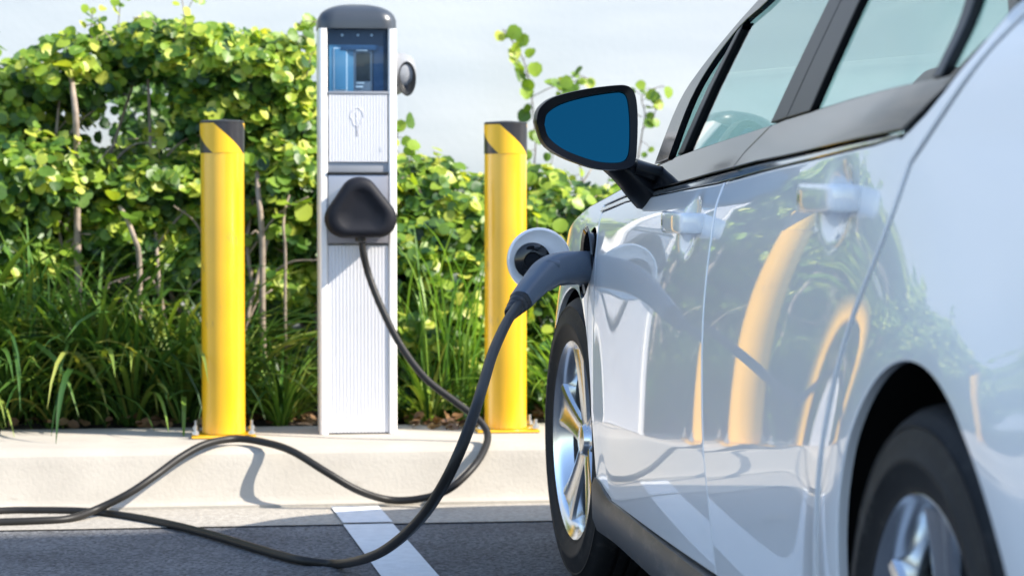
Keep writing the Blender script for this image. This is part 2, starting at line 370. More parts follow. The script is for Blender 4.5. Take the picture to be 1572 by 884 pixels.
def ribbed(name, z0, z1, y, m, pitch=.0102, depth=.0020, x0=-.0905, x1=.0905):
    prof = []; x = x0; k = int((x1 - x0) / pitch); p = (x1 - x0) / k
    for i in range(k):
        a = x0 + i * p; prof += [(a, y + depth), (a + p * .12, y + depth), (a + p * .24, y), (a + p * .88, y), (a + p, y + depth)]
    prof += [(x1, y + .012), (x0, y + .012)]
    pr = []
    for q in prof:
        if not pr or (abs(q[0] - pr[-1][0]) + abs(q[1] - pr[-1][1])) > 1e-5: pr.append(q)
    return extrude_profile(name, pr, z0, z1, m, ch, 'Z', angle=20)
ribbed('lower_cladding', .004, .567, -D2, 'alu')
ribbed('upper_panel', .818, 1.019, -D2 - .004, 'alu', pitch=.0085, x0=-.088, x1=.088)
# recess slot with dark lip
box('recess_slot', (0, -D2 + .012, .800), (.181, .02, .032), 'recess', ch, .001)
box('recess_lip', (0, -D2 - .002, .7845), (.183, .018, .006), 'satin_black', ch, .001)
box('holster_plate', (0, -D2 - .001, .676), (.181, .012, .205), 'plate', ch, .004)
# display
di = box('display_case', (0, -D2 + .030, 1.118), (.181, .012, .194), 'blue3', ch, .001)
def lab(x0, x1, z0, z1, m, nm, y=-D2 + .0195, d=.003): box(nm, ((x0 + x1) / 2, y, (z0 + z1) / 2), (x1 - x0, d, z1 - z0), m, di, .0008)
lab(-.085, -.012, 1.028, 1.168, 'blue1', 'blue_panel'); lab(-.072, -.030, 1.03, 1.16, 'white', 'notice', -D2 + .0165); lab(-.068, -.034, 1.034, 1.156, 'blue1', 'notice_face', -D2 + .0145)
lab(-.012, .045, 1.03, 1.15, 'recess', 'readout_panel'); lab(-.004, .038, 1.06, 1.145, 'satin_black', 'readout_screen', -D2 + .0165)
lab(-.05, .062, 1.152, 1.168, 'blue2', 'header_band', -D2 + .0125)
lab(.048, .078, 1.028, 1.165, 'blue2', 'side_label')
lab(-.004, .030, 1.150, 1.1525, 'white', 'printed_line', -D2 + .0105)
lab(-.003, .020, 1.052, 1.056, 'white', 'printed_line', -D2 + .0165); lab(-.005, .016, 1.040, 1.045, 'white', 'printed_line', -D2 + .0165)
for x in (-.045, .002, .043):
    lathe('indicator', [(.0045, 0), (.003, -.003), (0, -.0035)], 'white', di, 16, 'Y', (x, -D2 + .017, 1.197))
box('display_window', (0, -D2 - .001, 1.121), (.182, .003, .190), 'display_glass', ch, .0006)
box('window_sill', (0, -D2 - .003, 1.0245), (.182, .006, .008), 'recess', ch, .001)
# dome cap
prof = [(1.0, 0), (1.0, .024), (.985, .030)] + [(.97 * math.cos(a) ** .95 if a < 1.55 else 0, .031 + .047 * math.sin(a)) for a in [i * math.pi / 2 / 10 for i in range(1, 11)]]
ov = rr_outline(.1185, .100, .05, 10); v = []; f = []
for s_, h in prof: v += [(x * s_, y * s_, HB + h) for x, y in ov]
nn = len(ov)
for j in range(len(prof) - 1):
    for i in range(nn): f.append((j * nn + i, j * nn + (i + 1) % nn, (j + 1) * nn + (i + 1) % nn, (j + 1) * nn + i))
f.append(tuple(range(nn))[::-1])
bm = bmesh.new(); V = [bm.verts.new(p) for p in v]
for q in f: bm.faces.new([V[i] for i in q])
bmesh.ops.remove_doubles(bm, verts=bm.verts, dist=1e-5); from_bm('dome_cap', bm, 'dome', ch)
# emblem on the upper panel: faint leaf outline; tiny mark in the lower corner
pts = [(.020 * math.sin(a) * (1 if math.cos(a) > -.2 else .72), 0, .028 * math.cos(a)) for a in [i * 2 * math.pi / 28 for i in range(29)]]
gg = Geo(); gg.add(*tube_vf([(p[0] - .003, -D2 - .0045, .952 + p[2]) for p in pts], .0012, 5))
gg.add(*tube_vf([(-.003, -D2 - .0045, .965), (-.003, -D2 - .0045, .895)], .0013, 5))
gg.build('emblem', 'emblem', ch, True)
box('small_mark', (.068, -D2 - .0045, .856), (.005, .001, .012), 'emblem', ch, 0)
# holster: rounded triangle
def hull_tri(cs, n=14):
    out = []
    k = len(cs)
    for i in range(k):
        (x, z, r) = cs[i]; (xp, zp, rp) = cs[i - 1]; (xn, zn, rn) = cs[(i + 1) % k]
        a0 = math.atan2(z - zp, x - xp) + math.pi / 2; a1 = math.atan2(zn - z, xn - x) + math.pi / 2
        while a1 > a0: a1 -= 2 * math.pi
        while a1 < a0 - 2 * math.pi: a1 += 2 * math.pi
        for j in range(n + 1): a = a0 + (a1 - a0) * j / n; out.append((x + r * math.cos(a), z + r * math.sin(a)))
    return out
hc = [(-.047, .648, .056), (0.0, .716, .057), (.055, .648, .056)]   # clockwise: left, top, right
HX, HZ = .004, .668
def ring(sc, y, cs=hc, grow=0): return [(HX + (x - HX) * sc, y, HZ + (z - HZ) * sc) for x, z in hull_tri([(a, b, r + grow) for a, b, r in cs])]
layers = [ring(.80, -D2 - .004), ring(.93, -D2 - .008), ring(1.0, -D2 - .03), ring(1.0, -D2 - .075), ring(.97, -D2 - .092), ring(.90, -D2 - .102), ring(.66, -D2 - .107), ring(.62, -D2 - .103), ring(.2, -D2 - .102)]
v = [p for l in layers for p in l]; f = []; nn = len(layers[0])
for j in range(len(layers) - 1):
    for i in range(nn): f.append((j * nn + i, j * nn + (i + 1) % nn, (j + 1) * nn + (i + 1) % nn, (j + 1) * nn + i))
f.append(tuple((len(layers) - 1) * nn + i for i in range(nn))); f.append(tuple(range(nn))[::-1])
mesh('connector_holster', v, f, 'holster', ch)
lathe('cable_gland', [(.014, .580), (.016, .582), (.016, .600), (.012, .604)], 'satin_black', ch, 24, 'Z', (.004, -D2 - .05, 0))
# side holster: hooded shell on the right flank, opening downwards to the front
sh_ = empty('side_holster', (0, 0, 0)); sh_.parent = ch
lay = []; K = 18
for j, (x, s_) in enumerate([(.117, .9), (.128, 1.0), (.150, .98), (.168, .86), (.178, .62), (.182, .3)]):
    lay.append([(x, -.005 + .050 * s_ * math.cos(2 * math.pi * k / K), 1.083 + (.066 if math.sin(2 * math.pi * k / K) > 0 else .070 - .045 * j / 5) * s_ * math.sin(2 * math.pi * k / K)) for k in range(K)])
v = [p for l in lay for p in l]; f = [(j * K + i, j * K + (i + 1) % K, (j + 1) * K + (i + 1) % K, (j + 1) * K + i) for j in range(len(lay) - 1) for i in range(K)] + [tuple((len(lay) - 1) * K + i for i in range(K))]
mesh('hood_shell', v, f, 'shell', sh_)
v, f = lathe_vf([(.0, -.02), (.018, -.018), (.030, .0), (.032, .004), (.034, .0), (.034, -.01)], 24, 'Z')
mt = Matrix.Translation((.151, -.058, 1.070)) @ Matrix.Rotation(R(80), 4, 'X') @ Matrix.Diagonal((.80, 1.55, 1, 1))
mesh('socket_opening', [mt @ Vector(p) for p in v], f, 'satin_black', sh_)

# ------------------------------------------------------------ the car
XC = 1.675
def zc(y): return .425 + .30 / (1 + math.exp((y - 3.0) / .5))
def rmp(t, a, b): return 0 if t < a else ((t - a) ** 2 / (2 * (b - a)) if t < b else t - a - (b - a) / 2)
def sx(y, z):
    c = zc(y); t = z - c
    x = .79 + .006 * ((y - 3.9) / 1.2) ** 2 + .25 * max(0, y - 5.45) ** 2 + .15 * max(0, 2.2 - y) ** 2
    if t < 0: x += .03 * -t + .25 * t * t
    elif t < .42: x += .03 * t + (.19 / 3) * t ** 3 / .1764
    else: x += .0392 + .22 * (t - .42) + .16 * max(0, t - .49) ** 2
    x += .28 * rmp(t, .395, .435) - .25 * rmp(t, .475, .52)
    q = min(1, max(0, (2.95 - y) / .7)); zz = min(.28, max(0, z - .68)); x += .13 * q * q * (3 - 2 * q) * zz * zz / (zz + .08)
    for yw, a in ((2.585, .018), (5.30, .010)):
        r = math.hypot(y - yw, z - .33); x -= a * math.exp(-((r - .37) / .13) ** 2)
    return x
def sn(y, z, fx=sx, e=.004):
    return Vector((-1, (fx(y + e, z) - fx(y - e, z)) / (2 * e), (fx(y, z + e) - fx(y, z - e)) / (2 * e))).normalized()
def dens(o, step=.015, closed=True):
    out = []; n = len(o)
    for i in range(n if closed else n - 1):
        a = Vector(o[i]); b = Vector(o[(i + 1) % n]); k = max(1, int((b - a).length / step))
        for j in range(k): out.append(a + (b - a) * j / k)
    if not closed: out.append(Vector(o[-1]))
    return out
def inpoly(p, P):
    x, y = p; c = False; n = len(P)
    for i in range(n):
        x1, y1 = P[i]; x2, y2 = P[i - 1]
        if (y1 > y) != (y2 > y) and x < (x2 - x1) * (y - y1) / (y2 - y1) + x1: c = not c
    return c
def edge_dist(p, P):
    P = np.asarray(P); a = P; b = np.roll(P, -1, 0); d = b - a; q = np.asarray(p) - a
    t = np.clip((q * d).sum(1) / np.maximum((d * d).sum(1), 1e-12), 0, 1); return np.sqrt(((q - t[:, None] * d) ** 2).sum(1)).min()
PARTS = []
def panel(name, outline, m, parent, off=0, flange=.014, side=-1, step=.022, crown=0, crease=False, edge=.0035, soft=.0018, hole=None, dish=None):
    """a sheet-metal panel cut out of the body side surface, with a rolled edge and a return flange"""
    P0 = [tuple(p) for p in dens(outline)]
    area = sum(P0[i - 1][0] * P0[i][1] - P0[i][0] * P0[i - 1][1] for i in range(len(P0))) / 2
    if area < 0: P0 = P0[::-1]
    n = len(P0); ysr = [p[0] for p in P0]; zsr = [p[1] for p in P0]; y0, y1, z0, z1 = min(ysr), max(ysr), min(zsr), max(zsr)
    nor = []
    for i in range(n):
        d = Vector(P0[(i + 1) % n]) - Vector(P0[i - 1]); d.normalize(); nor.append(Vector((d.y, -d.x)))
    P1 = [tuple(Vector(P0[i]) - nor[i] * edge) for i in range(n)]
    def fx(y, z):
        c = 0
        if crown: c = -crown * (1 - ((y - (y0 + y1) / 2) / ((y1 - y0) / 2)) ** 2)
        if dish:
            q = ((y - dish[0]) / .062) ** 2 + ((z - dish[1]) / .044) ** 2
            if q < 2.5: c += .013 * math.exp(-q ** 2 * 1.1)
        return sx(y, z) + (off(y, z) if callable(off) else off) + c
    pts = list(P0) + list(P1); edges = [(i, (i + 1) % n) for i in range(n)] + [(n + i, n + (i + 1) % n) for i in range(n)]
    if hole:
        hb = len(pts); pts += list(hole); edges += [(hb + i, hb + (i + 1) % len(hole)) for i in range(len(hole))]
    gy = np.arange(y0 + step / 2, y1, step); gz = np.arange(z0 + step / 2, z1, step)
    arrP = np.array(P1)
    for i, y in enumerate(gy):
        for j, z in enumerate(gz):
            yz = (y + (step / 2 if j % 2 else 0), z)
            if inpoly(yz, P1) and edge_dist(yz, arrP) > step * .35 and not (hole and (inpoly(yz, hole) or edge_dist(yz, np.array(hole)) < .006)) and not (crease and abs(z - zc(yz[0])) < .011): pts.append(yz)
    if dish:
        for y in np.arange(dish[0] - .085, dish[0] + .085, .006):
            for z in np.arange(dish[1] - .06, dish[1] + .06, .006):
                if inpoly((y, z), P1) and edge_dist((y, z), arrP) > .006: pts.append((y + .0003, z + .0002))
    if crease:
        for dz in (-.0025, .0025, -.007, .007):
            prev = None
            for y in np.arange(y0 + .01, y1 - .01, .012):
                yz = (y, zc(y) + dz)
                if inpoly(yz, P1) and edge_dist(yz, arrP) > .004:
                    pts.append(yz)
                    if prev is not None and y - prev[0] < .02: edges.append((prev[1], len(pts) - 1))
                    prev = (y, len(pts) - 1)
    res = delaunay_2d_cdt([Vector(p) for p in pts], edges, [], 0, 1e-6)
    V2, _, F2, orig = res[0], res[1], res[2], res[3]
    F = []
    Pn = P0
    for t in F2:
        c = sum((V2[i] for i in t), Vector((0, 0))) / len(t)
        if inpoly(c, Pn) and not (hole and inpoly(c, hole)): F.append(tuple(t))
    isb = [any(o < n for o in og) for og in orig]; bidx = {}
    for i, og in enumerate(orig):
        for o in og:
            if o < n: bidx[o] = i
    V = []; N = []
    for i, p in enumerate(V2):
        y, z = p; nn_ = sn(y, z, fx); x = fx(y, z)
        if isb[i] and edge > 0:
            o = min(o for o in orig[i] if o < n); x += soft; nn_ = (nn_ + Vector((0, nor[o].x, nor[o].y)) * .8).normalized()
        V.append(Vector((x, y, z))); N.append(nn_)
    # make all surface faces point outwards (-X on this side)
    FF = []
    for t in F:
        a, b_, c = (V[t[0]], V[t[1]], V[t[2]]); q = (b_ - a).cross(c - a)
        FF.append(t if q.x < 0 else t[::-1])
    if flange:
        base = len(V)
        for i in range(n):
            q = V[bidx.get(i, 0)]; y, z = P0[i]
            V.append(Vector((fx(y, z) + soft, y, z))); N.append(Vector((0, nor[i].x, nor[i].y)))
            V.append(Vector((fx(y, z) + flange, y, z))); N.append(Vector((0, nor[i].x, nor[i].y)))
        for i in range(n):
            j = (i + 1) % n; a, b_, c, d = base + 2 * i, base + 2 * j, base + 2 * j + 1, base + 2 * i + 1
            q = (V[b_] - V[a]).cross(V[c] - V[a])
            FF.append((a, b_, c, d) if q.dot(N[a]) > 0 else (d, c, b_, a))
    if side > 0:
        V = [Vector((2 * XC - p.x, p.y, p.z)) for p in V]; N = [Vector((-p.x, p.y, p.z)) for p in N]; FF = [t[::-1] for t in FF]
    inv = Vector(CAR0)
    me = bpy.data.meshes.new(name); me.from_pydata([tuple(p - inv) for p in V], [], FF)
    me.polygons.foreach_set('use_smooth', [True] * len(me.polygons)); me.update()
    me.normals_split_custom_set_from_vertices([tuple(x) for x in N])
    return link(name, me, m, parent)
CAR0 = (XC, 3.94, 0)
car = empty('parked_car', CAR0, 'white five-door hatchback plugged in and charging, seen along its left flank', 'car')
def child_off(o): return o
SLO = [(5.138, .857), (4.861, .881), (4.572, .894), (4.242, .908), (3.943, .919), (3.568, .938), (3.205, .952), (2.884, .967), (2.778, .976)]
SHI = [(5.142, .870), (4.899, .893), (4.606, .906), (4.284, .922), (3.99, .937), (3.611, .954), (3.22, .965), (2.891, .977), (2.757, .983)]
def cut(L, y0, y1):
    """the polyline between y0 > y > y1 including interpolated ends"""
    ys = [p[0] for p in L][::-1]; zs = [p[1] for p in L][::-1]
    return [(y0, float(np.interp(y0, ys, zs)))] + [p for p in L if y1 < p[0] < y0] + [(y1, float(np.interp(y1, ys, zs)))]
G = .003
def up(L, d): return [(y, z + d) for y, z in L]
def arch(yc, a, b, zc_, t0, t1, n=40): return [(yc + a * math.cos(R(t0 + (t1 - t0) * k / n)), zc_ + b * math.sin(R(t0 + (t1 - t0) * k / n))) for k in range(n + 1)]
FSEAM = [(5.115, .852), (5.068, .785), (5.012, .712), (4.95, .616), (4.90, .52), (4.845, .429), (4.80, .343), (4.765, .275)]
def sm(L, n=5): return [(p.x, p.y) for p in spline([(a, b, 0) for a, b in L], n)]
FS = sm(FSEAM); FSd = [(y - .004, z) for y, z in FS]
MS = sm([(3.872, .925), (3.845, .846), (3.836, .759), (3.822, .661), (3.790, .532), (3.755, .407), (3.745, .300), (3.745, .274)])
RS = sm([(2.723, .944), (2.758, .881), (2.802, .824), (2.880, .738), (2.935, .659), (2.975, .571), (3.020, .469), (3.058, .385), (3.075, .30), (3.075, .277)])
UP = sm([(1.985, 1.232), (2.20, 1.185), (2.42, 1.128), (2.515, 1.087), (2.595, 1.032), (2.673, .978), (2.723, .944)])
CL = [(2.757, .983), (2.699, 1.006), (2.648, 1.032), (2.591, 1.072), (2.53, 1.121), (2.30, 1.205), (2.03, 1.262)]
WLO = [(4.685, .960), (4.551, .971), (4.427, .978), (4.314, .984), (3.974, 1.001), (3.676, 1.017), (3.563, 1.022), (3.408, 1.028), (3.169, 1.037), (2.927, 1.042), (2.718, 1.0450), (2.689, 1.0465), (2.658, 1.048)]
FT = [(5.150, .874), (4.90, .899), (4.72, .93), (4.74, .940), (4.92, .922), (5.10, .900), (5.35, .870), (5.55, .828), (5.75, .772), (5.90, .722), (6.0, .68)]
RAIL = [(3.78, 1.352), (3.55, 1.368), (3.3, 1.378), (3.0, 1.378), (2.7, 1.365), (2.4, 1.330), (2.1, 1.272), (1.9, 1.215), (1.75, 1.15)]
def handle_of(door, yc_, zc_, side):
    def P(y, z, o): # point at outward distance o from the body side
        x = sx(y, z) - o; return Vector((x if side < 0 else 2 * XC - x, y, z)) - Vector(CAR0)
    L = .098
    path = [(-L, -.006), (-L * .97, .014), (-L * .86, .029), (-L * .5, .034), (0, .036), (L * .5, .036), (L * .88, .032), (L * .985, .018), (L, -.006)]
    sz = [(.017, .004), (.018, .008), (.0185, .0085), (.019, .008), (.019, .008), (.0195, .009), (.020, .010), (.019, .009), (.017, .004)]
    pp = spline([(a, b, 0) for a, b in path], 4); ra = []
    for i in range(len(pp)):
        k = i / 4; j = min(int(k), len(sz) - 2); t = k - j; ra.append((sz[j][0] * (1 - t) + sz[j + 1][0] * t, sz[j][1] * (1 - t) + sz[j + 1][1] * t))
    pts = [P(yc_ + p.x, zc_, p.y) for p in pp]
    upv = (1, 0, 0)
    h = tube('door_handle', pts, ra, 'paint', door, 32, up=(-1, .001, 0), pw=.5, ang=70)
    lk = P(yc_ + .062, zc_, .0435); lathe('lock_cylinder', [(.0065, 0), (.006, -.0015), (0, -.0015)], 'chrome', h, 20, 'X', tuple(lk)) if side < 0 else None
    return h
WR = (2.585, .345, .385, .33); WF = (5.297, .388, .352, .33)
def trim_off(y, z):
    lo = float(np.interp(y, [p[0] for p in SHI[::-1]], [p[1] for p in SHI[::-1]])); hi = float(np.interp(y, [p[0] for p in WLO[::-1]], [p[1] for p in WLO[::-1]]))
    s_ = min(1.1, max(-.1, (z - lo) / max(.02, hi - lo))); return -.0115 + .0135 * s_ - .0025 * math.sin(math.pi * s_)
def build_side(side):
    k = dict(side=side, parent=car)
    # front fender
    o = [(y + .003, z) for y, z in FS[::-1]] + FT + [(6.0, .55), (6.0, .25)] + [(5.70, .235)] + arch(WF[0], WF[1], WF[2], WF[3], -14, 190, 60)[0:] + [(4.86, .262), (4.768, .262)]
    port = arch(5.145, .078, .080, .745, 0, 360, 40)[:-1]
    if side < 0:
        ff = panel('front_fender', o, 'paint', off=0, crease=True, hole=port, **k)
    else: ff = panel('front_fender', o, 'paint', off=0, crease=True, **k)
    # doors
    o = FSd + [(4.75, .262), (4.318, .268), (3.749, .274)] + [(y + .0025, z) for y, z in MS[::-1]][1:-1] + cut(SLO, 5.110, 3.875)[::-1]
    fd = panel('front_door', o, 'paint', crown=.005, crease=True, dish=(4.045, .846), **k)
    o = [(y - .0025, z) for y, z in MS] + [(3.078, .278)] + [(y + .003, z) for y, z in RS[::-1]][1:-1] + [(y + .002, z + .0015) for y, z in UP[::-1]] + [(y - .002, z - .004) for y, z in CL[::-1]][:-1] + [(2.772, .9735)] + cut(SLO, 3.867, 2.785)[::-1]
    rd = panel('rear_door', o, 'paint', crown=.004, crease=True, dish=(3.02, .895), **k)
    handle_of(fd, 4.03, .852, side); handle_of(rd, 3.005, .900, side)
    # rear quarter
    o = UP[:-1] + RS + [(3.02, .262), (2.94, .24)] + arch(WR[0], WR[1], WR[2], WR[3], -12, 192, 60) + [(2.2, .22), (1.75, .27), (1.75, .6), (1.75, 1.0), (1.75, 1.13), (1.88, 1.195)]
    panel('rear_quarter_panel', o, 'paint', crease=True, **k)
    # mouldings and gloss trim
    o = up(SLO, .003) + [(p[0], p[1] - .0015) for p in SHI[::-1]]
    panel('belt_moulding', o, 'chrome', off=-.003, flange=.012, edge=.002, soft=.0015, step=.012, **k)
    o = cut(SHI, 4.78, 3.8145)
    A1 = [(y, z + .0015) for y, z in o] + [(3.778, .974), (3.673, 1.0145)] + [p for p in WLO[::-1] if p[0] > 3.68] + [(4.75, .925)]
    panel('window_trim', A1, 'gloss_black', off=trim_off, edge=.002, step=.015, **k)
    o = cut(SHI, 3.810, 2.765)
    A2 = [(y, z + .0015) for y, z in o] + CL[:3] + [(2.656, 1.046)] + [p for p in WLO[::-1] if p[0] < 3.66 and p[0] > 2.66] + [(3.668, 1.0145), (3.774, .973)]
    panel('window_trim', A2, 'gloss_black', off=trim_off, edge=.002, step=.015, **k)
    # pillars
    AL = sm([(4.685, .961), (4.600, 1.085), (4.46, 1.150), (4.242, 1.216), (4.107, 1.250), (3.95, 1.294), (3.78, 1.352)], 4)
    AR = [(4.54, .971), (4.475, 1.085), (4.37, 1.150), (4.20, 1.209), (4.018, 1.240), (3.86, 1.285), (3.70, 1.335)]
    AR = sm(AR, 4)
    panel('windscreen_pillar', AL + AR[::-1], 'gloss_black', off=-.003, edge=.002, step=.015, **k)
    panel('window_divider', [(4.460, .977), (4.345, 1.10), (4.222, 1.203), (4.182, 1.214), (4.30, 1.10), (4.405, .982)], 'satin_black', off=-.001, edge=.002, flange=.02, step=.012, **k)
    panel('door_pillar', [(3.676, 1.0175), (3.497, 1.202), (3.34, 1.352), (3.25, 1.354), (3.400, 1.200), (3.565, 1.0225)], 'satin_black', off=-.001, edge=.002, **k)
    panel('door_pillar', [(3.561, 1.0225), (3.396, 1.200), (3.246, 1.354), (3.12, 1.354), (3.271, 1.190), (3.408, 1.0285)], 'satin_black', off=-.001, edge=.002, **k)
    panel('window_divider', [(2.722, 1.0455), (2.722, 1.14), (2.69, 1.320), (2.650, 1.316), (2.689, 1.138), (2.691, 1.047)], 'satin_black', off=-.001, edge=.002, step=.012, **k)
    panel('roof_rail', RAIL + [(1.92, 1.20), (2.1, 1.255), (2.4, 1.312), (2.7, 1.345), (3.0, 1.356), (3.3, 1.356), (3.55, 1.346), (3.72, 1.330)], 'gloss_black', off=-.002, edge=.002, step=.015, **k)
    panel('window_trim', [(y, z) for y, z in CL] + [(y - .014, z + .012) for y, z in CL[3:][::-1]] + [(2.645, 1.048)], 'gloss_black', off=-.002, edge=.0015, step=.01, flange=.01, **k)
    # glass
    go = dict(off=.008, flange=0, edge=0, step=.05)
    panel('side_window', [(4.56, .962), (4.49, 1.085), (4.38, 1.15), (4.20, 1.212), (4.26, 1.15), (4.43, .97)], 'glass', **go, **k)
    panel('side_window', [(4.43, .970), (4.21, 1.21), (4.0, 1.240), (3.70, 1.34), (3.33, 1.355), (3.69, 1.000)], 'glass', **go, **k)
    panel('side_window', [(3.42, 1.010), (3.11, 1.355), (2.7, 1.355), (2.61, 1.325), (2.70, 1.03)], 'glass', **go, **k)
    panel('side_window', [(2.70, 1.035), (2.61, 1.325), (2.1, 1.262), (2.53, 1.125), (2.63, 1.045)], 'glass', **go, **k)
    # sill
    def sill(y, t):
        pr = [(.010, .268), (-.006, .262), (-.012, .245), (-.010, .205), (.0, .178), (.03, .165), (.08, .160)]
        j = min(int(t), len(pr) - 2); u = t - j; o, z = (pr[j][0] * (1 - u) + pr[j + 1][0] * u, pr[j][1] * (1 - u) + pr[j + 1][1] * u)
        x = sx(y, .27) + o; return (x if side < 0 else 2 * XC - x, y, z)
    ys = list(np.linspace(2.96, 4.915, 40)); v = [Vector(sill(y, t)) - Vector(CAR0) for y in ys for t in range(7)]
    # front end rises to meet the wheel arch
    for i, y in enumerate(ys):
        for t in range(3):
            if y > 4.78: v[i * 7 + t].z += .030 * min(1, (y - 4.78) / .10)
    f = [(i * 7 + t, (i + 1) * 7 + t, (i + 1) * 7 + t + 1, i * 7 + t + 1) for i in range(len(ys) - 1) for t in range(6)] + [tuple(range(7)), tuple((len(ys) - 1) * 7 + t for t in range(7))]
    bm = bmesh.new(); VV = [bm.verts.new(p) for p in v]; [bm.faces.new([VV[i] for i in q]) for q in f]
    from_bm('side_sill', bm, 'sill', car, angle=30)
    # inner shell behind the panel gaps
    o = [(4.90, .20), (4.885, .45)] + arch(WF[0], WF[1] + .012, WF[2] + .012, WF[3], 170, 0, 40) + [(5.72, .2), (5.96, .3), (5.96, .66), (5.55, .80), (5.1, .88), (4.6, .945), (3.6, .99), (2.75, .98), (2.4, 1.08), (1.8, 1.12), (1.8, .3), (2.2, .25)] + arch(WR[0], WR[1] + .012, WR[2] + .012, WR[3], 190, -10, 40) + [(2.96, .2)]
    panel('inner_shell', o, 'dark', off=.022, flange=0, edge=0, step=.08, **k)
    # wheel-well liners
    for nm, (yc_, a, b, z_) in (('r', WR), ('f', WF)):
        pr = arch(yc_, a + .004, b + .004, z_, -20, 200, 36); v = []
        for y, z in pr:
            x = sx(y, z); 
            for d in (.012, .30): v.append(Vector((x + d if side < 0 else 2 * XC - x - d, y, z)) - Vector(CAR0))
        f = [(2 * i, 2 * i + 1, 2 * i + 3, 2 * i + 2) for i in range(len(pr) - 1)]
        f.append(tuple(2 * i + 1 for i in range(len(pr))))
        mesh('wheel_well', v, f, 'dark', car)
    # mirror
    return fd
build_side(-1); build_side(1)

def loc(p, side=-1):
    p = Vector(p)
    if side > 0: p.x = 2 * XC - p.x
    return p - Vector(CAR0)
def grid(name, fn, nu, nv, m, parent=car):
    v = [Vector(fn(i / nu, j / nv)) - Vector(CAR0) for i in range(nu + 1) for j in range(nv + 1)]
    f = [(i * (nv + 1) + j, (i + 1) * (nv + 1) + j, (i + 1) * (nv + 1) + j + 1, i * (nv + 1) + j + 1) for i in range(nu) for j in range(nv)]
    o = mesh(name, v, f, m, parent); return o
def ftop(y): L = sorted(FT[3:]); return float(np.interp(y, [p[0] for p in L], [p[1] for p in L]))
def hood(u, v_):
    y = 4.74 + 1.26 * v_; w_ = 1 - abs(2 * u - 1); z0 = ftop(y); x0 = sx(y, z0) + .001; rise = float(np.interp(y, [4.7, 5.3, 6.0], [.075, .085, .06]))
    x = x0 + (XC - x0) * w_; x = x if u < .5 else 2 * XC - x
    y += .33 * (1 - (1 - w_) ** 2) * max(0, 1 - v_ * 3.2) if v_ < .3 else 0
    y += .20 * (1 - (1 - w_) ** 2) * v_ ** 2
    return (x, y, z0 + rise * (1 - (1 - w_) ** 5))
grid('bonnet', hood, 48, 40, 'paint')
def wscreen(u, v_):
    w_ = 1 - abs(2 * u - 1); q = 1 - (1 - w_) ** 2
    y0, z0 = 4.70, .935; AL = sm([(4.685, .960), (4.600, 1.087), (4.46, 1.152), (4.242, 1.218), (4.107, 1.252), (3.95, 1.296), (3.78, 1.354)], 4)
    k = v_ * (len(AL) - 1); j = min(int(k), len(AL) - 2); t = k - j; y = AL[j][0] * (1 - t) + AL[j + 1][0] * t; z = AL[j][1] * (1 - t) + AL[j + 1][1] * t
    x0 = sx(y, z) + .004; x = x0 + (XC - x0) * w_; x = x if u < .5 else 2 * XC - x
    return (x, y - .004 + q * (.30 - .14 * v_), z + q * (.055 - .01 * v_))
grid('windscreen', wscreen, 36, 18, 'glass')
def roofz(y): L = sorted(RAIL); return float(np.interp(y, [p[0] for p in L], [p[1] for p in L]))
def roof(u, v_):
    y = 1.78 + 2.0 * v_; w_ = 1 - abs(2 * u - 1); z0 = roofz(y); x0 = sx(y, z0) + .002; x = x0 + (XC - x0) * w_; x = x if u < .5 else 2 * XC - x
    q = 1 - (1 - w_) ** 2; return (x, y + (.22 * q * max(0, v_ - .5) * 2 if v_ > .5 else 0), z0 + .055 * q)
grid('roof', roof, 40, 40, 'paint')
def liner(u, v_):
    p = roof(u, v_); return (p[0], p[1], p[2] - .03)
grid('headliner', lambda u, v_: liner(.04 + .92 * u, .04 + .9 * v_), 20, 20, 'headliner')
def nose(u, v_):
    z = .20 + .48 * v_; a = (2 * u - 1); w_ = 1 - abs(a); x0 = sx(6.0, max(z, .3)); x = x0 + (XC - x0) * (1 - (1 - w_) ** 1.3); x = x if u < .5 else 2 * XC - x
    return (x, 6.0 + .235 * (1 - (1 - w_) ** 3.2) * (1 - .25 * max(0, .3 - v_)), z + .0 * w_)
grid('front_bumper', nose, 40, 16, 'paint')
def tail(u, v_):
    z = .25 + .88 * v_; w_ = 1 - abs(2 * u - 1); x0 = sx(1.75, z); x = x0 + (XC - x0) * w_; x = x if u < .5 else 2 * XC - x
    return (x, 1.75 - .17 * (1 - (1 - w_) ** 3) * (1 - .5 * v_ ** 2), z)
grid('rear_hatch', tail, 40, 24, 'paint')
box('number_plate_recess', (0, 1.575 - 3.94, .62), (.52, .02, .13), 'satin_black', car, .005)
for s in (-1, 1):
    hl = mesh('headlight', [loc(p, s) for p in [(.93, 5.80, .70), (.97, 6.03, .66), (1.16, 6.145, .655), (1.20, 6.14, .57), (.97, 6.04, .56), (.875, 5.84, .60), (.905, 5.79, .735), (1.12, 6.03, .735)]], [(0, 1, 4, 5), (1, 2, 3, 4), (0, 6, 7, 2, 1)], 'lamp_lens', car)
    box('tail_light', (s * -.70, 1.66 - 3.94, .86), (.24, .06, .11), 'red_lens', car, .02)
box('underbody', (0, -.02, .215), (1.46, 3.9, .09), 'dark', car, .02)
# charge port
px_, py_, pz_ = sx(5.145, .745), 5.145, .745
cp = lathe('charge_port', [(.083, -.0006), (.079, -.004), (.070, .001), (.068, .020), (.060, .045), (.0, .047)], 'gloss_black', car, 48, 'X', tuple(Vector((px_, py_, pz_)) - Vector(CAR0)))
lathe('port_socket', [(.030, .046), (.030, .015), (.026, .012), (.022, .016), (.022, .044), (0, .044)], 'satin_black', cp, 32, 'X', tuple(Vector((px_, py_, pz_)) - Vector(CAR0)))
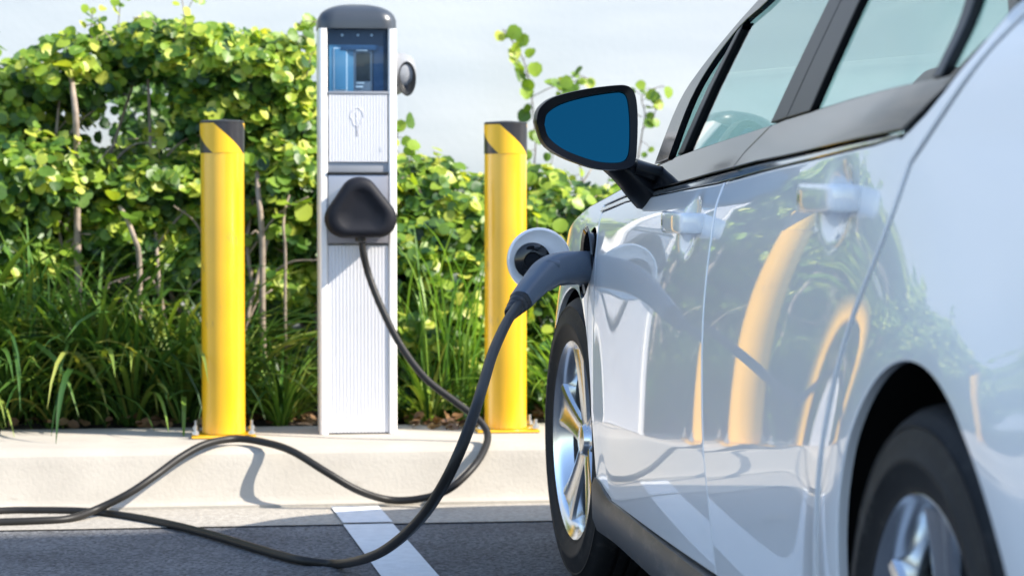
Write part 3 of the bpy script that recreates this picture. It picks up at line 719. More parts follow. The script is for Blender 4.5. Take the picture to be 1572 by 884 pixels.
# charge port door, swung open forward and seen from inside
D0 = Vector((.709, 5.20, .750)) - Vector(CAR0)
fl = lathe('charge_port_door', [(0, .010), (.060, .010), (.0725, .006), (.0735, 0), (.072, -.006), (.068, -.008), (.060, -.004), (.044, -.003), (0, -.003)], 'paint', car, 64, 'Y', tuple(D0))
lathe('inner_cap', [(.0415, -.003), (.041, -.012), (.036, -.015), (.020, -.016), (.017, -.011), (0, -.011)], 'gloss_black', fl, 48, 'Y', (D0.x - .016, D0.y, D0.z - .001))
box('hinge_arm', (D0.x + .066, D0.y + .001, D0.z), (.05, .012, .028), 'satin_black', fl, .003)

# mirrors
def mirror(s):
    MY = 4.55
    def cv(o, y): return [(.0, 0, 0)]
    out = [(817, 187), (822, 168), (838, 153), (862, 144), (900, 136), (940, 131), (958, 131), (969, 138), (974, 155), (975, 185), (973, 222), (970, 246), (961, 258), (940, 262), (910, 260), (880, 251), (850, 238), (828, 220)]
    inn = [(832, 192), (836, 176), (850, 164), (872, 155), (905, 147), (938, 142), (951, 142), (958, 149), (961, 166), (962, 190), (961, 220), (958, 239), (950, 248), (934, 250), (912, 248), (885, 240), (858, 228), (838, 211)]
    def w(p): # photo outline to metres in the plane of the mirror
        return ((p[0] - 341) / 3570 * MY / .9923 * .9923 * 1.012 + .0, CAM_H + (287 - p[1]) / 3570 * MY * 1.012)
    O = [w(p) for p in out]; I = [w(p) for p in inn]
    O = [(p.x, p.y) for p in spline([(a, b, 0) for a, b in O + O[:1]], 4)][:-1]; I = [(p.x, p.y) for p in spline([(a, b, 0) for a, b in I + I[:1]], 4)][:-1]
    cx_ = sum(p[0] for p in O) / len(O); cz_ = sum(p[1] for p in O) / len(O); n = len(O)
    def lay(L, sc, y, dx=0, dz=0): return [loc((cx_ + (a - cx_) * sc + dx, y - .06 * (a - cx_) + .17 * (b - cz_), cz_ + (b - cz_) * sc + dz), s) for a, b in L]
    LL = [lay(I, 1.0, MY + .012), lay(I, 1.015, MY + .001), lay(O, .985, MY - .004), lay(O, 1.0, MY + .004), lay(O, 1.0, MY + .035), lay(O, .96, MY + .065, .004), lay(O, .84, MY + .095, .01), lay(O, .60, MY + .118, .018), lay(O, .25, MY + .128, .024)]
    v = [p for l in LL for p in l]; f = [(j * n + i, j * n + (i + 1) % n, (j + 1) * n + (i + 1) % n, (j + 1) * n + i) for j in range(len(LL) - 1) for i in range(n)] + [tuple((len(LL) - 1) * n + i for i in range(n))]
    bm = bmesh.new(); VV = [bm.verts.new(p) for p in v]; [bm.faces.new([VV[i] for i in q]) for q in f]
    mo = from_bm('side_mirror', bm, 'mirror_black', car, angle=40)
    gl = lay(I, 1.002, MY + .008); mesh('mirror_glass', gl, [tuple(range(n))], 'mirror_glass', mo, smooth=False)
    # foot: from the lower inner corner of the housing down to the door
    pts = [loc(p, s) for p in [(.770, 4.60, .965), (.800, 4.60, .945), (.828, 4.60, .920), (.850, 4.61, .905)]]
    v, f = tube_vf(spline(pts, 5), [(.05 - .0 * i, .022 + .0012 * i) for i in range(16)], 16, up=(.6, 0, .8))
    mesh('mirror_foot', v, f, 'mirror_black', mo)
    pts = [loc(p, s) for p in [(.815, 4.585, .952), (.862, 4.585, .938), (.888, 4.60, .935)]]
    tube('foot_cover', spline(pts, 5), [(.045, .020)] * 11, 'mirror_black', mo, 16, up=(0, 0, 1))
mirror(-1); mirror(1)

# wheels
def make_wheel():
    wh = empty('wheel', (0, 0, 0))          # axis along X, outer face towards -X
    Rt = .334
    pr = [(.222, .075), (.228, .085), (.250, .098), (.285, .104), (.305, .099), (.318, .092), (.328, .078), (.333, .062)]
    tp = [(r, -h) for r, h in pr]
    tr = []
    for x0 in (-.045, -.015, .015, .045): tr += [(.3335, x0 - .005), (.326, x0 - .0045), (.326, x0 + .0045), (.3335, x0 + .005)]
    det = [(.222, -.085), (.226, -.094), (.232, -.0975), (.2345, -.0965), (.240, -.1005), (.262, -.1055), (.2635, -.1072), (.272, -.1072), (.2735, -.1058), (.292, -.1035), (.3045, -.099), (.306, -.1003), (.309, -.1000), (.310, -.0965), (.320, -.090), (.329, -.077), (.333, -.062)]
    full = det + tr + [(r, -h) for r, h in det[::-1]]
    lathe('tyre', full, 'rubber', wh, 96, 'X', angle=60)
    # tread blocks: shoulder sipes
    rim = [(.200, .09), (.196, .05), (.190, -.02), (.196, -.060), (.208, -.078), (.213, -.086), (.222, -.091), (.2285, -.096), (.2315, -.0945), (.232, -.088), (.226, -.080)]
    rm = lathe('rim', rim, 'alloy', wh, 96, 'X', angle=30)
    # spokes
    for k in range(5):
        a = R(90 + 4 + 72 * k)
        secs = [(.030, .030, -.066, .030), (.055, .024, -.070, .03), (.09, .0215, -.0725, .028), (.13, .0245, -.076, .026), (.17, .031, -.080, .022), (.198, .041, -.083, .016), (.212, .052, -.085, .010)]
        V = []
        for r_, hw, x_, th_ in [(q0, {.030: .034, .055: .033, .09: .035, .13: .040, .17: .048, .198: .058, .212: .068}[q0], q2, q3) for q0, q1, q2, q3 in secs]:
            for (t, dx) in ((-1, .016 + th_), (-1, .009), (-.90, .001), (-.66, -.001), (-.50, .002), (0, .005), (.50, .002), (.66, -.001), (.90, .001), (1, .009), (1, .016 + th_)):
                V.append((x_ + dx, r_ * math.cos(a) - t * hw * math.sin(a), r_ * math.sin(a) + t * hw * math.cos(a)))
        K = 11; F = [(i * K + j, (i + 1) * K + j, (i + 1) * K + j + 1, i * K + j + 1) for i in range(len(secs) - 1) for j in range(K - 1)] + [(i * K + K - 1, (i + 1) * K + K - 1, (i + 1) * K, i * K) for i in range(len(secs) - 1)]
        bm = bmesh.new(); VV = [bm.verts.new(p) for p in V]; [bm.faces.new([VV[i] for i in q]) for q in F]
        from_bm('spoke', bm, 'alloy', rm, angle=22)
        b_ = a + R(36)
        lathe('wheel_nut', [(.0095, -.040), (.0095, -.062), (.007, -.066), (0, -.066)], 'alloy_dark', rm, 6, 'X', (0, .052 * math.cos(b_), .052 * math.sin(b_)))
    lathe('hub_cap', [(.068, -.02), (.066, -.050), (.042, -.056), (.036, -.070), (.033, -.076), (.028, -.078), (0, -.080)], 'alloy', rm, 48, 'X')
    lathe('barrel', [(.192, .085), (.19, -.055), (.188, -.055)], 'alloy_dark', rm, 64, 'X')
    lathe('brake_disc', [(.05, -.010), (.148, -.010), (.150, -.006), (.150, .010), (.05, .012)], 'disc', wh, 64, 'X')
    bm = bmesh.new(); bbox(bm, (-.012, .105, .08), (.055, .06, .11), .012, 2, Matrix.Rotation(R(38), 3, 'X')); from_bm('brake_caliper', bm, 'alloy_dark', wh)
    return wh
def copy3(o, parent):
    c = o.copy(); col.objects.link(c); c.parent = parent
    for chd in list(o.children): copy3(chd, c)
    return c
wp = make_wheel(); wp.parent = car
HWX = .107 - .002
wheels = [(wp, .79 + HWX, 2.585, 0, 0), (None, .79 + HWX, 5.292, R(3.2), R(-4)), (None, 2 * XC - .79 - HWX, 2.585, R(180), R(20)), (None, 2 * XC - .79 - HWX, 5.292, R(183.2), R(50))]
for o, x, y, rz, rx in wheels:
    if o is None: o = copy3(wp, car)
    o.location = Vector((x, y, .332)) - Vector(CAR0); o.rotation_euler = (rx, 0, rz)

# cabin
def rbox(name, c, s, m, rot=None, bev=.05): return box(name, tuple(Vector(c) - Vector(CAR0)), s, m, car, bev, 5, rot)
for xs_ in (XC - .37, XC + .37):
    rbox('seat', (xs_, 3.75, .47), (.50, .50, .16), 'seat'); rbox('seat_back', (xs_, 3.44, .80), (.50, .14, .60), 'seat', Matrix.Rotation(R(-14), 3, 'X')); rbox('headrest', (xs_, 3.37, 1.17), (.26, .10, .16), 'seat', Matrix.Rotation(R(-10), 3, 'X'), .04)
    rbox('seat', (xs_, 2.80, .48), (.50, .46, .16), 'seat'); rbox('seat_back', (xs_, 2.50, .78), (.50, .14, .55), 'seat', Matrix.Rotation(R(-20), 3, 'X'))
rbox('dashboard', (XC, 4.62, .86), (1.46, .40, .17), 'dash', Matrix.Rotation(R(6), 3, 'X'), .06)
rbox('cabin_floor', (XC, 3.4, .28), (1.40, 2.7, .06), 'dash', None, .01)
bm = bmesh.new()
v, f = lathe_vf([(.175 + .014 * math.cos(a), .014 * math.sin(a)) for a in [2 * math.pi * i / 10 for i in range(11)]], 48, 'Y')
mt = Matrix.Translation(Vector((XC - .37, 4.22, .90)) - Vector(CAR0)) @ Matrix.Rotation(R(-22), 4, 'X')
sw = mesh('steering_wheel', [mt @ Vector(p) for p in v], f, 'dash', car)
for a in (0, 180, 270):
    p0 = mt @ Vector((0, 0, 0)); p1 = mt @ Vector((.17 * math.cos(R(a)), 0, .17 * math.sin(R(a)))); tube('wheel_spoke', [p0, p0.lerp(p1, .5), p1], (.022), 'dash', sw, 8)
rbox('interior_mirror', (XC, 4.10, 1.30), (.24, .03, .07), 'satin_black', None, .012)

# ------------------------------------------------------------ charging cable and connector
CAB0 = Vector((.62, 6.0, 0))
cb = empty('charging_cable', tuple(CAB0), 'thick black charging cable looping over the curb, its grey plug in the car', 'cable')
CORD = [(0.626, 4.900, 0.667), (0.584, 4.780, 0.634), (0.535, 4.600, 0.586), (0.500, 4.450, 0.541), (0.469, 4.330, 0.496), (0.438, 4.270, 0.435), (0.409, 4.300, 0.365), (0.382, 4.450, 0.283), (0.352, 4.720, 0.193), (0.319, 5.050, 0.109), (0.273, 5.558, 0.012), (0.182, 5.628, 0.012), (0.090, 5.803, 0.012), (-0.023, 6.047, 0.012), (-0.145, 6.274, 0.012), (-0.274, 6.452, 0.012), (-0.385, 6.551, 0.012), (-0.513, 6.586, 0.012), (-0.620, 6.586, 0.012), (-0.824, 6.508, 0.012), (-1.150, 6.500, 0.013), (-1.300, 6.460, 0.013), (-1.350, 6.420, 0.013), (-1.250, 6.400, 0.013), (-1.000, 6.410, 0.013), (-0.701, 6.348, 0.013), (-0.599, 6.360, 0.013), (-0.497, 6.372, 0.013), (-0.420, 6.400, 0.013), (-0.349, 6.480, 0.027), (-0.263, 6.500, 0.066), (-0.192, 6.545, 0.108), (-0.119, 6.625, 0.152), (-0.048, 6.680, 0.182), (0.038, 6.740, 0.189), (0.121, 6.690, 0.182), (0.196, 6.600, 0.165), (0.285, 6.555, 0.113), (0.378, 6.560, 0.057), (0.473, 6.600, 0.023), (0.564, 6.570, 0.031), (0.634, 6.530, 0.061), (0.697, 6.560, 0.109), (0.741, 6.630, 0.151), (0.764, 6.710, 0.192), (0.743, 6.740, 0.233), (0.676, 6.760, 0.286), (0.592, 6.780, 0.352), (0.525, 6.820, 0.440), (0.471, 6.870, 0.547), (0.433, 6.910, 0.648), (0.416, 6.910, 0.716), (0.412, 6.910, 0.751)]
CONN = [(0.843, 5.130, 0.735), (0.794, 5.100, 0.736), (0.744, 5.060, 0.736), (0.711, 5.030, 0.730), (0.681, 4.990, 0.713), (0.653, 4.950, 0.691), (0.632, 4.920, 0.672)]
for nm, pts_ in (('cord', CORD),):
    tube(nm, [Vector(p) - CAB0 for p in spline(pts_, 8)], .0108, 'cable', cb, 16)
# connector
cn = empty('connector', (0, 0, 0)); cn.parent = cb
pp = [Vector(p) - CAB0 for p in spline(CONN, 6)]
L = len(pp); ra = []
for i in range(L):
    t = i / (L - 1); k = [(.034, .034), (.036, .036), (.037, .037), (.036, .036), (.034, .033), (.030, .027), (.027, .024), (.025, .022)]
    j = min(int(t * 7), 6); u_ = t * 7 - j; ra.append((k[j][0] * (1 - u_) + k[j + 1][0] * u_, k[j][1] * (1 - u_) + k[j + 1][1] * u_))
tube('plug_handle', pp, ra, 'handle', cn, 40, up=(0, .2, 1), pw=.68, ang=70)
d = (pp[-1] - pp[-3]).normalized(); e = pp[-1]
sr = []; rr_ = []
for i in range(13):
    sr.append(e + d * (-.006 + .0052 * i)); rr_.append((.0255 - .0009 * i) if i % 3 else (.0215 - .0007 * i))
tube('strain_relief', sr, rr_, 'satin_black', cn, 24)
q = pp[int(L * .62)]; lt = tube('release_latch', [q + Vector((.035, .0, .026)), q + Vector((.012, -.004, .030)), q + Vector((-.012, -.010, .016))], [.009, .010, .006], 'handle', cn, 12)
for i, off in ((int(L * .25), (.0, -.036, .012)), (int(L * .55), (.0, -.033, .012)), (int(L * .60), (0, -.033, -.014))):
    c = pp[i] + Vector(off); bm = bmesh.new(); bmesh.ops.create_uvsphere(bm, u_segments=10, v_segments=6, radius=.0035, matrix=Matrix.Translation(c)); from_bm('screw', bm, 'dark', cn)


# ------------------------------------------------------------ hedge, vines, grass
def leaf_proto(fold=.22, n=8):
    """rounded heart-shaped leaf, base at origin, pointing +Y, unit length"""
    o = [(0, 0)] + [(.52 * math.sin(a) * (1 + .06 * math.cos(a)), .5 - .5 * math.cos(a)) for a in [math.pi * (i + .5) / (n / 2) for i in range(n // 2)]]
    right = o[1:]; left = [(-x, y) for x, y in right[::-1]]
    V = [(0, .06, 0)] + [(x, y, abs(x) * fold - .12 * y * y) for x, y in right] + [(0, 1.0, -.12)] + [(x, y, abs(x) * fold - .12 * y * y) for x, y in left] + [(0, .5, -.03)]
    return np.array(V)
LP = leaf_proto(); NL = len(LP)
ring_ = list(range(NL - 1)); LF = [(NL - 1, ring_[i], ring_[(i + 1) % len(ring_)]) for i in range(len(ring_))]
def leaf_mesh(name, P, Nn, size, m, parent, droop=.5):
    """leaves at points P, facing Nn"""
    k = len(P); P = np.array(P); Nn = np.array(Nn); Nn /= np.linalg.norm(Nn, axis=1)[:, None]
    d = rng.normal(size=(k, 3)); d[:, 2] -= droop
    d -= (d * Nn).sum(1)[:, None] * Nn; d /= np.linalg.norm(d, axis=1)[:, None]; s = np.cross(d, Nn)
    sz = size * rng.uniform(.55, 1.25, k)[:, None, None]
    V = (LP[None, :, 0:1] * s[:, None] + (LP[None, :, 1:2] - .5) * d[:, None] + LP[None, :, 2:3] * Nn[:, None]) * sz + P[:, None]
    V = V.reshape(-1, 3); F = (np.array(LF)[None] + (np.arange(k) * NL)[:, None, None]).reshape(-1, 3)
    me = bpy.data.meshes.new(name); me.vertices.add(len(V)); me.vertices.foreach_set('co', V.ravel()); me.loops.add(len(F) * 3); me.loops.foreach_set('vertex_index', F.ravel())
    me.polygons.add(len(F)); me.polygons.foreach_set('loop_start', np.arange(len(F)) * 3); me.polygons.foreach_set('loop_total', np.full(len(F), 3)); me.polygons.foreach_set('use_smooth', np.ones(len(F), bool))
    me.update(); me.validate(); return link(name, me, m, parent)
def shrub(name, base, clumps, n, size, label, cat='shrub', dark=.35, group=None, stems=6, shoots=4):
    b = empty(name, base, label, cat, group); B = Vector(base)
    P = []; N = []; Pd = []; Nd = []
    wts = np.array([c[3] * c[5] for c in clumps]); wts /= wts.sum()
    for i in range(n):
        c = clumps[rng.choice(len(clumps), p=wts)]
        d = rng.normal(size=3); d /= np.linalg.norm(d)
        if d[1] > .5 and rng.random() < .6: d[1] *= -1
        rad = 1 - abs(rng.normal()) * .22
        wob = 1 + .18 * math.sin(d[0] * 7 + c[0] * 13) * math.cos(d[2] * 6 + c[2] * 9)
        p = np.array([c[0] + d[0] * c[3] * rad * wob, c[1] + d[1] * c[4] * rad * wob, c[2] + d[2] * c[5] * rad * wob])
        if p[2] < .16 or p[1] > 9.12 or p[1] < 7.28: continue
        nn_ = d * .75 + np.array([.15, -.35, .75]) + rng.normal(size=3) * .45
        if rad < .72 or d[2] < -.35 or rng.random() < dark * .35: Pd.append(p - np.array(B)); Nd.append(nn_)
        else: P.append(p - np.array(B)); N.append(nn_)
    xa = min(c[0] - c[3] for c in clumps); xb = max(c[0] + c[3] for c in clumps)
    for i in range(int(n * .22)):   # leaves coloured as shaded, deep in the hedge, close to the wall
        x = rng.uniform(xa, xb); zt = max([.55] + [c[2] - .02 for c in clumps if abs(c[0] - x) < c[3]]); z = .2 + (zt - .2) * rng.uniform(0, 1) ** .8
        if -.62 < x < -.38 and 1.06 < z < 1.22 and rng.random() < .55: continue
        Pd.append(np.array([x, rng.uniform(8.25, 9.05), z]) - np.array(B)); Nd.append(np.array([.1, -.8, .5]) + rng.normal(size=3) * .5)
    sg = Geo()
    for i in range(int(len(clumps) * shoots)):   # young shoots standing out of the outline
        c = clumps[i % len(clumps)]; a = rng.uniform(-.2, math.pi + .2)
        s0 = Vector((c[0] + math.cos(a) * c[3] * .85, c[1] - rng.uniform(.2, 1) * c[4] * .8, c[2] + math.sin(a) * c[5] * .85)); L0 = rng.uniform(.05, .15)
        e1 = s0 + Vector((math.cos(a) * L0 * .8 + rng.normal() * .03, -rng.uniform(0, .08), math.sin(a) * L0 * .7 + rng.uniform(-.02, .07)))
        mid = s0.lerp(e1, .5) + Vector((0, 0, .03)); pth = spline([s0 - B, mid - B, e1 - B], 6); sg.add(*tube_vf(pth, .0016, 4))
        for q in pth[3::2]: P.append(np.array(q) + rng.normal(size=3) * .014); N.append(np.array([.15, -.6, .6]) + rng.normal(size=3) * .5)
    leaf_mesh('foliage', P, N, size, 'leaf', b)
    if len(Pd) > 5: leaf_mesh('inner_foliage', Pd, Nd, size * .95, 'leaf_shaded', b)
    g = sg
    for i in range(stems):
        c = clumps[i % len(clumps)]; a = Vector((B.x + (c[0] - B.x) * .35 + random.uniform(-.15, .15), c[1] + random.uniform(-.1, .1), .14)); e = Vector((c[0] + random.uniform(-.1, .1), c[1] - c[4] * .2, c[2]))
        mid = a.lerp(e, .5) + Vector((random.uniform(-.1, .1), random.uniform(-.12, .02), random.uniform(-.05, .1)))
        pts = spline([a - B, a.lerp(mid, .5) + Vector((random.uniform(-.03, .03), 0, 0)) - B, mid - B, e - B], 5); m_ = len(pts)
        g.add(*tube_vf(pts, [.013 * (1 - .7 * j / m_) for j in range(m_)], 7))
        for q in range(3):
            s0 = pts[int(m_ * (.45 + .15 * q))]; e2 = s0 + Vector((random.uniform(-.25, .25), random.uniform(-.15, .05), random.uniform(.05, .25)))
            g.add(*tube_vf(spline([s0, s0.lerp(e2, .5) + Vector((0, 0, .04)), e2], 4), [.005 * (1 - .6 * j / 9) for j in range(9)], 5))
    g.build('branches', 'bark', b, True)
    return b
def wp_(px, py, Y): # photo position at a given distance
    d = Vector((math.sin(R(7.0986)) * math.cos(R(2.486)), math.cos(R(7.0986)) * math.cos(R(2.486)), -math.sin(R(2.486))))
    r_ = Vector((math.cos(R(7.0986)), -math.sin(R(7.0986)), 0)); u_ = r_.cross(d); q = d + r_ * (px - 786) / 3570 + u_ * (442 - py) / 3570
    return Vector((0, 0, CAM_H)) + q * (Y / q.y)
def cl(px, py, Y, rx, ry, rz): p = wp_(px, py, Y); return (p.x, p.y, p.z, rx, ry, rz)
# (x, y, z, rx, ry, rz)
S1 = [cl(30, 170, 8.15, .22, .30, .17), cl(110, 110, 8.0, .20, .28, .13), cl(-60, 180, 8.1, .25, .3, .2), cl(190, 90, 8.1, .18, .25, .10), cl(60, 270, 7.9, .25, .30, .15), cl(-40, 320, 7.9, .3, .3, .2),
      cl(20, 400, 8.0, .3, .3, .18), cl(-150, 240, 8.1, .35, .35, .35), cl(180, 250, 8.3, .16, .12, .06), cl(-330, 260, 8.1, .45, .4, .42), cl(-600, 300, 8.1, .5, .4, .4)]
S2 = [cl(250, 75, 8.0, .18, .26, .10), cl(320, 95, 7.9, .20, .28, .13), cl(400, 105, 7.9, .17, .26, .12), cl(445, 170, 7.95, .13, .22, .14), cl(350, 170, 7.9, .20, .20, .12), cl(430, 260, 7.9, .17, .22, .16), cl(440, 340, 8.0, .18, .22, .14),
      cl(240, 280, 7.9, .20, .18, .09), cl(330, 330, 8.0, .2, .2, .10), cl(190, 350, 7.95, .2, .2, .12), cl(280, 400, 8.0, .2, .2, .12), cl(460, 210, 8.2, .1, .15, .12), cl(560, 300, 8.0, .2, .25, .18), cl(420, 440, 8.0, .2, .2, .15), cl(290, 250, 8.3, .15, .10, .04)]
S3 = [cl(650, 280, 8.0, .16, .22, .09), cl(690, 340, 7.9, .22, .25, .14), cl(640, 400, 7.8, .20, .25, .16), cl(720, 300, 8.1, .14, .2, .08), cl(700, 450, 7.8, .22, .25, .16), cl(650, 530, 7.7, .22, .22, .15), cl(720, 560, 7.7, .2, .2, .15), cl(660, 620, 7.6, .2, .2, .10)]
S4 = [cl(850, 330, 7.9, .18, .25, .11), cl(920, 320, 8.1, .2, .25, .09), cl(830, 280, 8.1, .10, .18, .06), cl(900, 400, 7.9, .25, .3, .2), cl(1000, 350, 8.0, .25, .3, .14), cl(840, 450, 7.8, .2, .2, .2), cl(850, 580, 7.7, .2, .2, .2), cl(1150, 380, 8.1, .35, .3, .2), cl(1500, 400, 8.1, .6, .3, .3)]
def bs(c): return (c[0][0], 8.1, .16)
shrub('leafy_shrub', (-.75, 8.1, .16), S1, 21000, .041, 'large round-leaved shrub at the left end of the hedge, spilling out of the photo', group='round-leaved shrubs along the wall', stems=11, shoots=2)
shrub('leafy_shrub', (.05, 8.1, .16), S2, 20000, .040, 'tall sunlit shrub behind the left bollard, reaching the charging station', group='round-leaved shrubs along the wall', stems=14, shoots=2)
shrub('leafy_shrub', (.70, 8.1, .16), S3, 7500, .043, 'low leafy shrub between the charging station and the right bollard', group='round-leaved shrubs along the wall', dark=1.2, stems=6, shoots=2)
shrub('leafy_shrub', (1.3, 8.1, .16), S4, 8500, .043, 'low leafy shrub to the right of the right bollard, behind the car', group='round-leaved shrubs along the wall', dark=.9, stems=7, shoots=2)
# pale woody trunks that show between the leaves
for pts_, r_, lb in (([(118, 240, 7.75), (116, 175, 7.72), (112, 140, 7.75), (108, 108, 7.8)], .011, 'short pale woody stem showing in the upper left of the hedge'),
                     ([(214, 400, 7.7), (206, 365, 7.68), (194, 335, 7.7), (184, 318, 7.75)], .009, 'slanting pale twig low in the left part of the hedge'),
                     ([(403, 380, 7.7), (400, 330, 7.68), (396, 290, 7.7), (396, 250, 7.75)], .010, 'upright pale woody stem just right of the left bollard'),
                     ([(438, 390, 7.7), (435, 350, 7.68), (438, 320, 7.7), (444, 300, 7.72)], .005, 'thin dry twig beside the charging station')):
    P0_ = wp_(*pts_[0]); e0 = empty('woody_stem', (P0_.x, P0_.y, .16), lb, 'stem', 'woody stems in the hedge')
    pp_ = [Vector((P0_.x + .02, P0_.y + .08, .15)), (Vector((P0_.x, P0_.y + .05, .15)) + P0_) / 2] + [wp_(*q) for q in pts_]
    pp_ = spline([p - Vector(e0.location) for p in pp_], 5); tube('trunk', pp_, [r_ * (1.15 - .35 * j / len(pp_)) for j in range(len(pp_))], 'bark', e0, 9)
    tip = pp_[-1]
    leaf_mesh('foliage', [tip + Vector(rng.normal(size=3) * .05) for _ in range(16)], [np.array([.1, -.4, .8]) + rng.normal(size=3) * .4 for _ in range(16)], .055, 'leaf', e0)
# climbing vines on the wall
def vine(pts_, Y, nl, label, sz=.05, extra=()):
    P = [wp_(x, y, Y) for x, y in pts_]; base = Vector((P[0].x, Y, .16)); v_ = empty('climbing_vine', base, label, 'vine', 'vine shoots climbing the wall')
    path = spline([p - base for p in P], 8); g = Geo(); g.add(*tube_vf(path, [.0032 * (1 - .5 * j / len(path)) for j in range(len(path))], 5)); LPs = []; LN = []
    for ex_ in extra:
        q = spline([wp_(x, y, Y - .03) - base for x, y in ex_], 6); g.add(*tube_vf(q, .0018, 5)); LPs += [q[-1]] * 2 + [q[len(q) // 2]]
    for i in range(nl):
        s0 = path[int(len(path) * (i + .5) / nl)]; off = Vector((random.uniform(-.05, .05), random.uniform(-.05, -.01), random.uniform(-.04, .03)))
        g.add(*tube_vf([s0, s0 + off * .5 + Vector((0, 0, .008)), s0 + off], .0011, 4)); LPs.append(s0 + off)
    LN = [np.array([.1, -.9, .35]) + rng.normal(size=3) * .35 for _ in LPs]
    g.build('stem', 'bark_dark', v_, True); leaf_mesh('foliage', LPs, LN, sz, 'leaf', v_, droop=1.0)
vine([(815, 420), (812, 330), (822, 230), (818, 165), (812, 120), (800, 85), (785, 62), (772, 45)], 8.9, 26, 'thin vine shoot climbing the wall just right of the right bollard', .05, [[(815, 150), (845, 135), (880, 125), (905, 128)], [(812, 120), (795, 100), (790, 80)]])
vine([(900, 330), (890, 250), (880, 190), (868, 150), (862, 128), (880, 118), (905, 122)], 8.85, 20, 'vine shoot rising behind the top of the door mirror', .055)
vine([(985, 350), (975, 280), (985, 210), (990, 175), (985, 150), (1000, 138), (1018, 132)], 8.85, 17, 'vine shoot between the door mirror and the windscreen pillar', .045, [[(985, 180), (960, 165), (950, 150)], [(985, 200), (1000, 185), (1010, 160)]])
vine([(430, 200), (445, 140), (455, 100), (465, 60), (470, 42)], 8.3, 18, 'wispy shoot on the skyline left of the charging station', .05, [[(455, 110), (475, 100), (482, 92)]])
vine([(560, 380), (590, 300), (605, 230), (612, 200), (625, 188)], 8.2, 9, 'short shoot peeping out on the right edge of the charging station', .05)

# strappy grass clumps
def blades(n, length, spread, width, lean=(0, 0), seed=0):
    rg = np.random.default_rng(seed); V = []; F = []
    for i in range(n):
        a = rg.uniform(0, 2 * math.pi); L = length * rg.uniform(.5, 1.15); r0 = rg.uniform(0, .06); tilt = rg.uniform(.05, spread); bend = rg.uniform(.5, 1.9)
        dx, dy = math.cos(a), math.sin(a); px, py, pz = dx * r0, dy * r0, -.01; th = tilt; ns = 9; w_ = width * rg.uniform(.6, 1.2); tw = rg.uniform(-.6, .6)
        b0 = len(V)
        for j in range(ns + 1):
            t = j / ns; ww = w_ * (.55 + .9 * t) * (1 - t ** 3) if t < 1 else .0003; ww = max(ww, .0004)
            sxn, syn = -dy * math.cos(tw * t) , dx * math.cos(tw * t); sz = math.sin(tw * t)
            V.append((px - sxn * ww / 2, py - syn * ww / 2, pz - sz * ww / 2)); V.append((px, py, pz - ww * .18)); V.append((px + sxn * ww / 2, py + syn * ww / 2, pz + sz * ww / 2))
            if j < ns:
                F += [(b0 + 3 * j, b0 + 3 * j + 1, b0 + 3 * j + 4, b0 + 3 * j + 3), (b0 + 3 * j + 1, b0 + 3 * j + 2, b0 + 3 * j + 5, b0 + 3 * j + 4)]
            th += bend * L / ns / .45 * (.4 + t); th = min(th, 2.7)
            s_ = L / ns; px += (dx * math.sin(th) + lean[0] * t) * s_; py += (dy * math.sin(th) + lean[1] * t) * s_; pz += math.cos(th) * s_
    return V, F
def clean(V): return [(x, y, max(z, -.005)) for x, y, z in V]
pro = []
for k in range(5): V, F = blades(80, .62, .8, .0175, seed=k); me = bpy.data.meshes.new('blades'); pro.append((clean(V), F))
protos = []
cnt = 0
def tuft(x, y, s, k, label, group, m='blade', light=False):
    global cnt
    V, F = pro[k % 5]; rz = random.uniform(0, 6.28)
    if (k % 5, m) not in cache: 
        o = mesh('grass_clump', V, F, m, None, recalc=False); cache[(k % 5, m)] = o.data
    else: o = bpy.data.objects.new('grass_clump', cache[(k % 5, m)]); col.objects.link(o)
    o.location = (x, y, .165); o.rotation_euler = (0, 0, rz); o.scale = (s, s, s); tag(o, label, 'grass clump', group); return o
cache = {}
gl_ = 'dark green strappy grass clump in the bed left of the charging station'; gg_ = 'strappy grass clumps left of the charging station'
i = 0
for row, (yy_, s0) in enumerate(((7.44, .86), (7.60, 1.12), (7.76, 1.32))):
    for q in range(15):
        x = -1.95 + q * .162 + random.uniform(-.05, .05) + .06 * row
        if x > .30: continue
        if row == 0 and -.0 < x < .27 and False: continue
        s_ = s0 * random.uniform(.85, 1.15) * (1.0 if x < -.05 else .72)
        tuft(x, yy_ + random.uniform(-.05, .05), s_, i, gl_, gg_); i += 1
for q in range(6): tuft(-3.4 + q * .24, 7.6 + .1 * (q % 2), 1.0, q, 'strappy grass clump standing left of the photo edge', 'strappy grass clumps beyond the left edge')
tuft(.66, 7.42, .62, 2, 'small grass clump on the ground right of the charging station', None)
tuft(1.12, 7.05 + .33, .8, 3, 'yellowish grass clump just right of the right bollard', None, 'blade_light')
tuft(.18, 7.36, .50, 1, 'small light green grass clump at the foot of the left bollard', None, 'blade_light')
def tall(x, y, n, L, seed, label):
    V, F = blades(n, L, .28, .014, seed=seed); o = mesh('tall_grass', clean(V), F, 'blade_light', None, recalc=False); o.location = (x, y, .165); tag(o, label, 'grass clump')
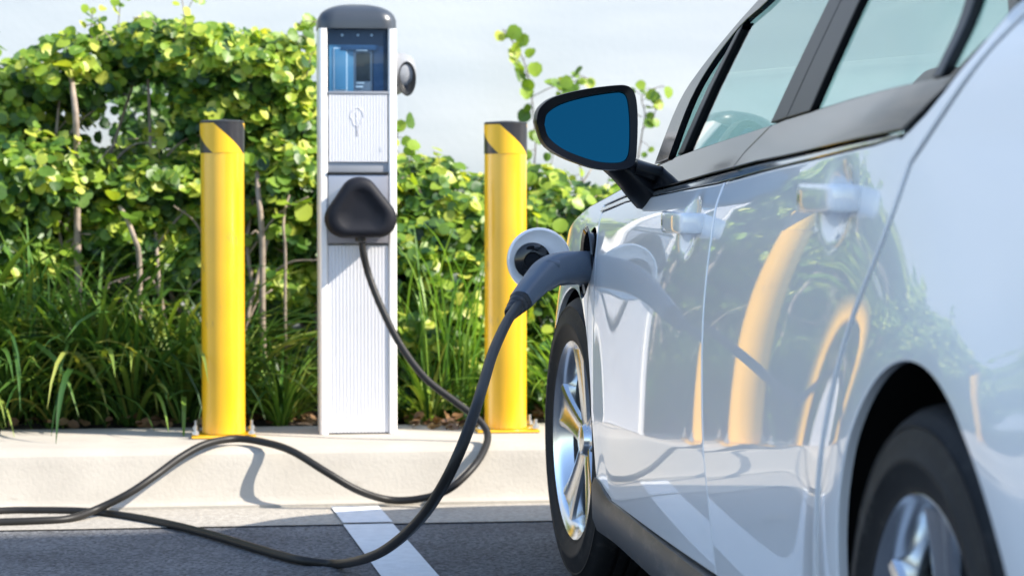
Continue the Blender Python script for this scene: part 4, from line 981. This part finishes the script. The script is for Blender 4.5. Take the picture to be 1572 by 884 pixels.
def tallb(x, y, n, L, seed, label, spread=.3, bend=.9):
    rg = np.random.default_rng(seed); V = []; F = []
    for i in range(n):
        a = rg.uniform(0, 2 * math.pi); Ls = L * rg.uniform(.45, 1.1); px, py, pz = rg.normal() * .05, rg.normal() * .04, -.01; th = rg.uniform(0, spread); dx, dy = math.cos(a), math.sin(a) * .6; ns = 14; w_ = .0145 * rg.uniform(.6, 1.2); b0 = len(V); bb = rg.uniform(.2, bend)
        for j in range(ns + 1):
            t = j / ns; ww = max(.0004, w_ * (.5 + .8 * t) * (1 - t ** 4)); V += [(px + dy * ww / 2, py - dx * ww / 2, pz), (px, py, pz - ww * .15), (px - dy * ww / 2, py + dx * ww / 2, pz)]
            if j < ns: F += [(b0 + 3 * j, b0 + 3 * j + 1, b0 + 3 * j + 4, b0 + 3 * j + 3), (b0 + 3 * j + 1, b0 + 3 * j + 2, b0 + 3 * j + 5, b0 + 3 * j + 4)]
            th += bb * t ** 3 * .75; th = min(th, 2.9); px += dx * math.sin(th) * Ls / ns; py += dy * math.sin(th) * Ls / ns; pz += math.cos(th) * Ls / ns
    o = mesh('tall_grass', V, F, 'blade_light', None, recalc=False); o.location = (x, y, .165); return tag(o, label, 'grass clump')
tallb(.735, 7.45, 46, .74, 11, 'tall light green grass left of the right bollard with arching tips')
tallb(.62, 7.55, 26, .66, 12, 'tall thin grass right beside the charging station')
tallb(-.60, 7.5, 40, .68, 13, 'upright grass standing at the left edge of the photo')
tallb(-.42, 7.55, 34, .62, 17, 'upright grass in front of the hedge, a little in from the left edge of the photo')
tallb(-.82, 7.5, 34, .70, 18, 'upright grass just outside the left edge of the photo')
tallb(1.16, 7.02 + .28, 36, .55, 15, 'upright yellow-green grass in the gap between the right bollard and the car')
# dry leaf litter between the pedestal and the right bollard
Pl = []; Nl_ = []
for _ in range(260):
    Pl.append((random.uniform(-1.2, 1.6), random.uniform(7.26, 7.6), .180 + random.uniform(-.004, .012))); Nl_.append(np.array([0, 0, 1]) + rng.normal(size=3) * .35)
for _ in range(40):
    Pl.append((random.uniform(.58, .80), random.uniform(7.08, 7.24), .179 + random.uniform(0, .006))); Nl_.append(np.array([0, 0, 1]) + rng.normal(size=3) * .3)
M['litter'] = leafmat('dry_leaf', [(.12, .07, .04), (.22, .12, .06), (.30, .2, .1)], .1)
tag(leaf_mesh('leaf_litter', Pl, Nl_, .035, 'litter', None), kind='stuff', label='dry fallen leaves on the mulch behind the curb', cat='leaf litter')
